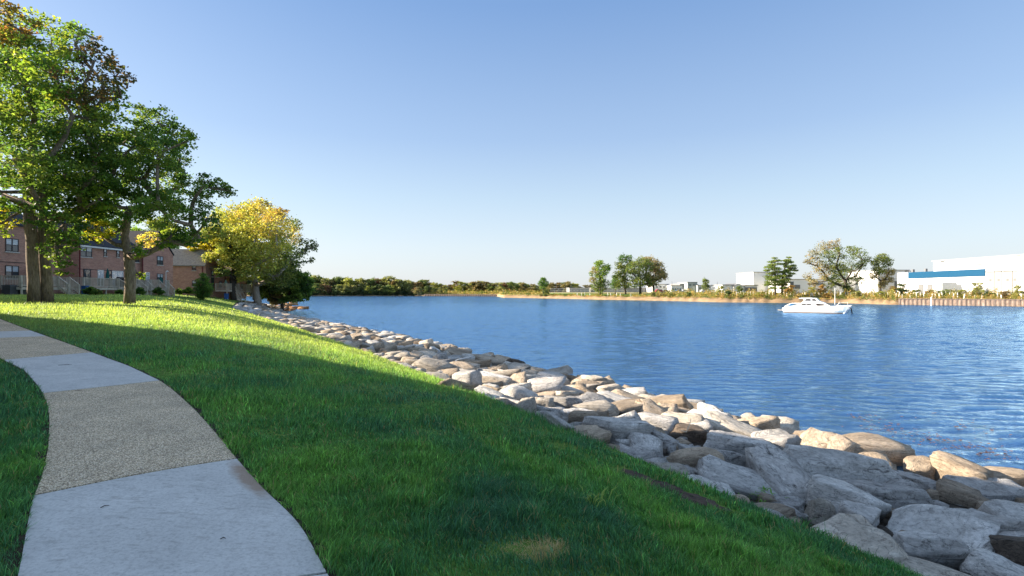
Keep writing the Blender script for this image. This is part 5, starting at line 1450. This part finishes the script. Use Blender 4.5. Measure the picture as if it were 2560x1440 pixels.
# ---- white tree-planting tubes
tube_m = plain('white_tube', (0.72, 0.70, 0.64), 0.6, 0.3, 0.05, 1)
tb = MB().tube([(0, 0, -0.2), (0, 0, 1.2)], 0.11, 8); tb.tube([(0.14, 0, -0.2), (0.14, 0, 1.35)], 0.02, 4)
proto = tb.build('tree_tube', tube_m); me_tube = proto.data; bpy.data.objects.remove(proto)
rg = np.random.default_rng(9); spots = []
for px in np.arange(1788, 2236, 7.2): spots.append((px + rg.uniform(-2.5, 2.5), 13 + rg.uniform(-3.5, 5)))
for px in np.arange(2240, 2556, 9.0): spots.append((px + rg.uniform(-3, 3), 8 + rg.uniform(-3, 7)))
for px in (1443, 1454, 1462, 1475, 1520, 1527, 1541, 1551, 1577): spots.append((px, 6.0))
for px, of in spots:
    Y = float(far_R(px)) + of
    o = bpy.data.objects.new('tree_tube', me_tube); COL.objects.link(o); o.location = ((px - 1280) / F * Y, Y, far_z(px, of) + 0.1); o.rotation_euler = (rg.normal(0, .06), rg.normal(0, .06), rg.uniform(0, 6)); o.scale = (1, 1, rg.uniform(.85, 1.25))
    z = ('on the grassy spit under the oak clump' if px < 1600 else 'before the white sheds' if px < 1880 else 'before the two pines' if px < 1990 else 'behind the boat under the broadest oak' if px < 2160 else 'left of the steel wall' if px < 2240 else 'above the steel wall below the blue band' if px < 2460 else 'above the steel wall below the hangar doors')
    tag(o, 'white planting tube in the brush %s' % z, 'tree tube', 'white planting tubes ' + z)

# ------------------------------------------------------------------ sheet-pile walls
m, nt, p = new_mat('rusty_piling', 0.85, 0.2)
v = coords(nt, 'Object', (1, 1, .4)); n1 = noise(nt, v, 2.2, 6, .7)
nt.links.new(ramp(nt, n1, [(0.3, (0.14, 0.10, 0.08)), (0.55, (0.28, 0.20, 0.155)), (0.75, (0.40, 0.31, 0.25))]), p.inputs['Base Color']); pile = m
def piling(name, px0, px1, n, z0, z1, dep, label, jut):
    V_, F_ = [], []
    P0 = np.array([(px0 - 1280) / F * far_R(px0), far_R(px0)]); P1 = np.array([(px1 - 1280) / F * far_R(px1), far_R(px1)])
    d = (P1 - P0) / n; nn = np.array([d[1], -d[0]]) / np.linalg.norm(d)
    if nn[1] > 0: nn = -nn
    for i in range(n):
        for f, o_ in ((0, 0), (.38, 0), (.5, dep), (.88, dep), (1.0, 0)):
            q = P0 + d * (i + f) + nn * (jut - o_); V_ += [(q[0], q[1], z0), (q[0], q[1], z1)]
    for i in range(len(V_) // 2 - 1): F_.append((2*i, 2*i + 2, 2*i + 3, 2*i + 1))
    # cap
    b = len(V_); A, B = P0 + nn * (jut + .12), P1 + nn * (jut + .12); C_, D_ = P1 + nn * (jut - .5), P0 + nn * (jut - .5)
    V_ += [(A[0], A[1], z1 + .003), (B[0], B[1], z1 + .003), (C_[0], C_[1], z1 + .003), (D_[0], D_[1], z1 + .003), (A[0], A[1], z1 + .16), (B[0], B[1], z1 + .16), (C_[0], C_[1], z1 + .16), (D_[0], D_[1], z1 + .16)]
    F_ += [(b, b+1, b+2, b+3), (b+4, b+5, b+6, b+7), (b, b+1, b+5, b+4), (b+1, b+2, b+6, b+5), (b+2, b+3, b+7, b+6), (b+3, b, b+4, b+7)]
    me = bpy.data.meshes.new(name); me.from_pydata(V_, [], F_); me.update()
    r = link(name, me, None, pile); tag(r, label, 'retaining wall'); return r
piling('steel_piling_wall', 2246, 2760, 42, WATER - 0.8, -0.45, 0.07, 'rusty ribbed steel piling wall along the water below the warehouse', 0.9)
piling('steel_piling_wall', 1062, 1243, 40, WATER - 0.8, -0.75, 0.6, 'distant low ribbed piling wall in front of the autumn trees', 0.9)
pp_ = MB().tube([(0, 0, -1.5), (0, 0, 2.1)], 0.14, 8).build('marker_post', plain('white_marker', (.7, .7, .68))); pp_.location = ((2315 - 1280) / F * 128, 128 - 1.6, WATER); tag(pp_, 'white marker post standing against the steel piling wall', 'post')

# ------------------------------------------------------------------ warehouse
GZ = 0.9
wh = empty('warehouse', (161, 150, GZ)); tag(wh, 'huge white warehouse with a long blue band, at the right edge', 'warehouse')
def W(mb, x0, x1, y0, y1, z0, z1): return mb.box(x0 - 161, x1 - 161, y0 - 150, y1 - 150, z0 - GZ, z1 - GZ)
W(MB(), 161, 230, 120, 195.6, 0.4, 12.9).build('wall', white_paint, wh)
W(MB(), 160.6, 231, 119.6, 196.0, 12.903, 13.3).build('roof', offwhite, wh)
W(MB(), 161.05, 225, 195.61, 214, 0.4, 9.2).build('rear_wall', white_paint, wh)
def zpx(py, Y): return CAMZ + (HZ - py) / F * Y
Ya, Yb = 161 / ((2464 - 1280) / F), 161 / ((2271.5 - 1280) / F)
bb = MB(); bb.add([(-0.25, Ya - 150, zpx(690, Ya) - GZ), (-0.25, Yb - 150, zpx(696.4, Yb) - GZ), (-0.25, Yb - 150, zpx(681, Yb) - GZ), (-0.25, Ya - 150, zpx(672, Ya) - GZ),
                  (-0.01, Ya - 150, zpx(690, Ya) - GZ), (-0.01, Yb - 150, zpx(696.4, Yb) - GZ), (-0.01, Yb - 150, zpx(681, Yb) - GZ), (-0.01, Ya - 150, zpx(672, Ya) - GZ)],
                 [(0,1,2,3),(4,7,6,5),(0,4,5,1),(1,5,6,2),(2,6,7,3),(3,7,4,0)])
bb.build('blue_band', blue_paint, wh)
def wy(px): return 161 / ((px - 1280) / F)
for (a, b, top) in ((2296, 2307.5, 713), (2319, 2331, 713), (2339, 2357, 707), (2366, 2378, 712), (2390, 2404, 712)):
    y0, y1 = sorted((wy(a), wy(b))); d_ = W(MB(), 160.86, 160.98, y0, y1, 0.6, zpx(top, (y0 + y1) / 2)).build('loading_door', greyp, wh)
    W(MB(), 160.78, 160.98, y0 - .15, y1 + .15, zpx(top, (y0 + y1) / 2) + .003, zpx(top, (y0 + y1) / 2) + .2).build('door_hood', ac_grey, d_)
for (a, b) in ((2467, 2488), (2490, 2506), (2509, 2532), (2534, 2542)):
    y0, y1 = sorted((wy(a), wy(b))); zt = zpx(679, (wy(2467) + wy(2542)) / 2)
    d_ = W(MB(), 160.8, 160.97, y0, y1, 0.6, zt).build('hangar_door', offwhite, wh)
    W(MB(), 160.6, 160.97, y0, y1, zt + .003, zt + .28).build('door_rail', greyp, d_)
    W(MB(), 160.76, 160.797, (y0 + y1) / 2 - .4, (y0 + y1) / 2 + .4, 4.9, 5.7).build('door_window', greyp, d_)
for px, py, w_ in ((2451, 660.5, 1.8), (2357, 654, .8), (2555, 665, .5)):
    W(MB(), 160.7, 160.98, wy(px) - w_, wy(px) + w_, zpx(py, wy(px)) - .12, zpx(py, wy(px)) + .12).build('wall_lamp', ac_grey, wh)
for px in (2233, 2256, 2287): W(MB(), 165, 165.8, wy(px) - .4, wy(px) + .4, 9.3, 10.6).build('roof_vent', greyp, wh) if wy(px) < 213 else None
def hall(name, px0, px1, Y, top, label, mat=white_paint, depth=20, gable=0.0, extra=None, base=0.4):
    x0, x1 = (px0 - 1280) / F * Y, (px1 - 1280) / F * Y; zt = zpx(top, Y)
    r = empty(name, ((x0 + x1) / 2, Y, base)); tag(r, label, 'building'); w = (x1 - x0) / 2
    if gable:
        MB().prism([(-w, 0), (w, 0), (w, zt - base - gable), (0, zt - base), (-w, zt - base - gable)], 'y', 0, depth).build('wall', mat, r)
        gable_roof(-w, w, 0, depth, zt - base - gable + .02, zt - base + .02, 'y', .4, .15).build('roof', greyp, r)
    else:
        MB().box(-w, w, 0, depth, 0, zt - base).build('wall', mat, r); MB().box(-w - .3, w + .3, -.3, depth + .3, zt - base + .003, zt - base + .3).build('roof', offwhite, r)
    for (a, b, t_, bt, nm, mt) in (extra or []):
        xa, xb = (a - 1280) / F * Y - (x0 + x1) / 2, (b - 1280) / F * Y - (x0 + x1) / 2
        MB().box(xa, xb, -.12, -.01, zpx(bt, Y) - base, zpx(t_, Y) - base).build(nm, mt, r)
    return r
hall('low_hall', 2195, 2272, 226, 676, 'lower white wing at the left end of the warehouse, behind the medium oak', extra=[(2236, 2270, 703, 722, 'loading_door', greyp), (2262, 2280, 676.8, 679, 'sign_panel', offwhite)])
hall('long_hall', 1975, 2200, 240, 699, 'long low white building behind the broadest oak', extra=[(1986, 2000, 712, 722, 'loading_door', greyp), (2020, 2060, 708, 712, 'window_band', ac_grey), (2070, 2110, 708, 712, 'window_band', ac_grey), (2160, 2176, 706, 710, 'blue_sign', blue_paint), (1974.5, 1984, 704, 722, 'dark_door', ac_grey)], mat=white_paint)
hall('white_hall', 1884, 1962, 262, 681, 'tall plain white hall behind the two pines', extra=[(1941, 1955, 706, 724, 'grey_tank_panel', greyp)])
hall('boat_shed', 1834, 1860, 205, 709, 'small white gabled shed left of the pines', gable=1.2, depth=12, extra=[(1844, 1850, 716, 720, 'wall_window', ac_grey)])
hall('boat_shed', 1807, 1833.5, 206, 713, 'flat white shed joined left of the gabled one', depth=12)
hall('boat_shed', 1862, 1893, 205, 714, 'low white garage with a wide grey door beside the gabled shed', depth=12, extra=[(1862.5, 1892, 718.5, 728, 'garage_door', greyp)])
for i, (a, b, Y, top, lab, mt) in enumerate([(1636, 1672, 330, 711, 'low flat-roofed depot right of the oak clump', white_paint), (1678, 1706, 320, 714, 'bright white depot with a row of blue doors', white_paint), (1700, 1742, 345, 710, 'grey-roofed white depot in the middle of the depot row', offwhite), (1719, 1743, 338, 706, 'pale green-grey box-shaped building standing above the depots', plain('sage_panel', (.38, .42, .38))),
    (1744, 1800, 335, 714, 'long low white depot left of the sheds', white_paint), (1484, 1640, 350, 720, 'low pale building glimpsed between the oak trunks', offwhite), (1424, 1474, 345, 720, 'long pale-roofed store left of the slender tree', offwhite), (1296, 1304, 390, 727, 'tiny white hut', white_paint)][:7]):
    ex = [(a + 3 + k * 6, a + 6 + k * 6, 721, 725, 'blue_door', blue_paint) for k in range(4)] if i == 1 else [(a + 4 + k * 9, a + 9 + k * 9, top + 5, top + 8, 'dark_opening', ac_grey) for k in range(3 if b - a < 60 else 4)]
    hall('depot', a, b, Y, top, lab, mt, extra=ex, base=0.8)
# road behind the fence and a long chain-link fence
me = bpy.data.meshes.new('far_road')
q = [(1372, 260), (1800, 215), (1800, 225), (1372, 272)]
me.from_pydata([((a - 1280) / F * Y, Y, 1.12) for a, Y in q], [], [(0, 1, 2, 3)]); me.update()
tag(link('far_road', me, None, plain('pale_road', (.42, .40, .37))), 'pale road behind the mown field', 'road', kind='structure')
fr = empty('wire_fence', ((1376 - 1280) / F * 255, 255, 0.9)); tag(fr, 'long pale wire fence behind the mown field', 'fence')
A = Vector(((1376 - 1280) / F * 255, 255, 0)); B = Vector(((1800 - 1280) / F * 212, 212, 0)); d = B - A; npost = 34
pm_ = plain('galvanised', (.42, .42, .40), .5, .4)
for k in range(npost + 1):
    q = d * k / npost; MB().box(q.x - .05, q.x + .05, q.y - .05, q.y + .05, -.3, 2.2).build('post', pm_, fr)
mb = MB(); mb.bar((0, 0, 2.1), (d.x, d.y, 2.1), .05); mb.bar((0, 0, 1.1), (d.x, d.y, 1.1), .04); mb.bar((0, 0, .2), (d.x, d.y, .2), .04)
for k in range(npost * 8): q = d * k / (npost * 8); mb.box(q.x - .018, q.x + .018, q.y - .018, q.y + .018, .2, 2.1)
mb.build('wire_mesh', pm_, fr)
# parked vehicles in front of the depots
def car(px, Y, c, label, truck=False):
    r = empty('parked_truck' if truck else 'parked_car', ((px - 1280) / F * Y, Y, 1.0), R(8)); tag(r, label, 'truck' if truck else 'car', 'vehicles parked at the depots'); mt = MATS.get('car_' + c) or plain('car_' + c, {'white': (.75, .75, .75), 'blue': (.03, .15, .4), 'red': (.4, .03, .05), 'grey': (.25, .26, .28)}[c], .35, .5)
    if truck:
        MB().box(-3.6, 1.6, -1.1, 1.1, .9, 3.3).build('cargo_box', mt, r); MB().prism([(1.63, .6), (3.6, .6), (3.6, 1.7), (3.1, 2.6), (1.63, 2.6)], 'y', -1.05, 1.05).build('cab', mt, r); xs = (-2.6, 2.7)
    else:
        MB().prism([(-2.2, .35), (2.2, .35), (2.2, .8), (1.2, .95), (.6, 1.45), (-1.2, 1.5), (-1.9, .95), (-2.2, .9)], 'y', -.85, .85).build('body', mt, r); xs = (-1.35, 1.4)
        MB().prism([(-1.6, .98), (1.0, .98), (.5, 1.38), (-1.1, 1.42)], 'y', -.87, .87).build('windows', tint, r)
    for x in xs:
        for y in (-.8, .8): MB().tube([(x, y - .12, .36), (x, y + .12, .36)], .36, 12).build('wheel', black, r)
for px, Y, c, lab, tr in [(1649, 236, 'red', 'red car parked just beyond the oak clump', 0), (1698, 300, 'blue', 'blue car before the blue-doored depot', 0), (1712, 300, 'white', 'white car right of the blue one', 0), (1760, 300, 'white', 'white car before the long low depot', 0), (1775, 300, 'grey', 'grey car at the right of the depot yard', 0), (1664, 290, 'grey', 'grey car before the flat-roofed depot', 0), (2372, 158, 'white', 'white truck parked against the warehouse below the blue band', 1)]:
    car(px, Y, c, lab, bool(tr))
# masts on the skyline
for px, y0, Y, lab in ((1680, 703, 330, 'thin mast above the depots, left of the pale box building'), (1793, 704, 330, 'thin mast at the right end of the depots')):
    o = MB().tube([(0, 0, 0), (0, 0, zpx(y0, Y) - 1)], [.22, .1], 6).build('mast', greyp); o.location = ((px - 1280) / F * Y, Y, 1); tag(o, lab, 'mast')
far_tree(1764, 330, 9.5, 'green', 1, .9, 'small round tree standing on the skyline behind the long low depot', OAKG, 0.7, 'oak_tree')

# ------------------------------------------------------------------ small things nearby
rg = np.random.default_rng(15)
# leaves floating on the water near the rocks
P_ = []
for (cx, cy, sx, sy, n) in ((2270, 1085, 120, 14, 110), (2450, 1125, 110, 16, 110), (2150, 1040, 90, 8, 40), (1770, 925, 60, 5, 20), (2400, 1060, 120, 12, 40)):
    u = cx + rg.normal(0, sx * .6, n); v_ = cy + rg.normal(0, sy * .7, n) + (u - cx) * .22
    Y = (CAMZ - WATER) * F / (v_ - HZ); P_.append(np.stack([(u - 1280) / F * Y, Y, np.full(n, WATER + 0.012)], 1))
P_ = np.concatenate(P_); n = len(P_); s = rg.uniform(0.02, 0.05, n); a = rg.uniform(0, 6.28, n)
V = np.stack([P_ + np.stack([np.cos(a + q) * s, np.sin(a + q) * s * .7, 0 * s], 1) for q in (0, 1.57, 3.14, 4.71)], 1)
me = np_mesh('floating_leaves', V.reshape(-1, 3), [np.arange(n)[:, None] * 4 + np.array([[0, 1, 2, 3]])], False, np.repeat(np.array([[.16, .07, .05]]) * rg.uniform(.6, 1.5, (n, 1)), 4, 0))
tag(link('floating_leaves', me, None, far_leaf), 'reddish brown specks of leaves floating on the calm water by the rocks', 'leaves', kind='stuff')
# leafy weed at the white blocky boulder
def weed(name, px, py, n, h, c, label, spread=0.22, wd=0.018):
    rgw = np.random.default_rng(px); P0 = at(px, py); V_, F_ = [], []
    for k in range(n):
        a = rgw.uniform(0, 6.28); ln = h * rgw.uniform(.6, 1.1); ox, oy = rgw.normal(0, spread * .4, 2); d = Vector((math.cos(a), math.sin(a), 0)); s_ = Vector((-d.y, d.x, 0)) * wd
        b0 = Vector((ox, oy, 0)); m1 = b0 + d * ln * .3 + Vector((0, 0, ln * .6)); t1 = b0 + d * ln * .75 + Vector((0, 0, ln * .72))
        i = len(V_); V_ += [b0 - s_ * .3, b0 + s_ * .3, m1 - s_, m1 + s_, t1]; F_ += [(i, i+1, i+3, i+2), (i+2, i+3, i+4)]
    me = np_mesh(name, np.array([tuple(q) for q in V_]), [np.array([f for f in F_ if len(f) == 4]), np.array([f for f in F_ if len(f) == 3])], False, np.tile(np.array([c]), (len(V_), 1)) * rgw.uniform(.75, 1.25, (len(V_), 1)))
    o = link(name, me, None, grass_mat); o.location = P0; tag(o, label, 'plant'); return o
weed('leafy_weed', 1893, 1247, 90, 0.17, (0.10, 0.20, 0.04), 'leafy light green weed between the lawn edge and the white block', 0.30, 0.012)
weed('grass_tuft', 1478, 1268, 26, 0.20, (0.16, 0.22, 0.05), 'tuft of coarse tall grass in the lower lawn', 0.25, 0.006)
weed('dry_grass_tuft', 2420, 1345, 60, 0.16, (0.30, 0.21, 0.10), 'small tuft of dry grass hanging on the big blocky pale boulder', 0.12, 0.004)
for i, (px, py, L, a, lab) in enumerate([(163, 913, .20, .3, 'thin dark twig on the middle concrete slab'), (196, 977, .08, .5, 'short dark twig by the joint of the middle slabs'), (62, 863, .10, .2, 'small leaf stem on the far pebbly slab'), (262, 1268, .05, 1.0, 'tiny dark twig on the front concrete slab'), (558, 1348, .03, .4, 'tiny dark leaf on the front concrete slab')]):
    P0 = at(px, py, .03); mb = MB().tube([(-L/2, 0, 0.006), (0, .01, 0.008), (L/2, -.005, 0.006)], [.003, .0035, .002], 5); mb.tube([(0, .01, .007), (L * .2, L * .18, .006)], .002, 4)
    o = mb.build('twig', bark_dark); o.location = P0; o.rotation_euler = (0, 0, a); tag(o, lab, 'twig')
rt = at(1716, 1080, .55); mb = MB().tube([(0, 0, 0), (.06, .0, .14), (.09, .03, .26)], [.008, .007, .003], 5); mb.tube([(0, 0, 0), (-.1, 0, .03)], .006, 4)
o = mb.build('twig', step_wood); o.location = rt; tag(o, 'pale forked twig lying on the peaked dark grey boulder', 'twig')
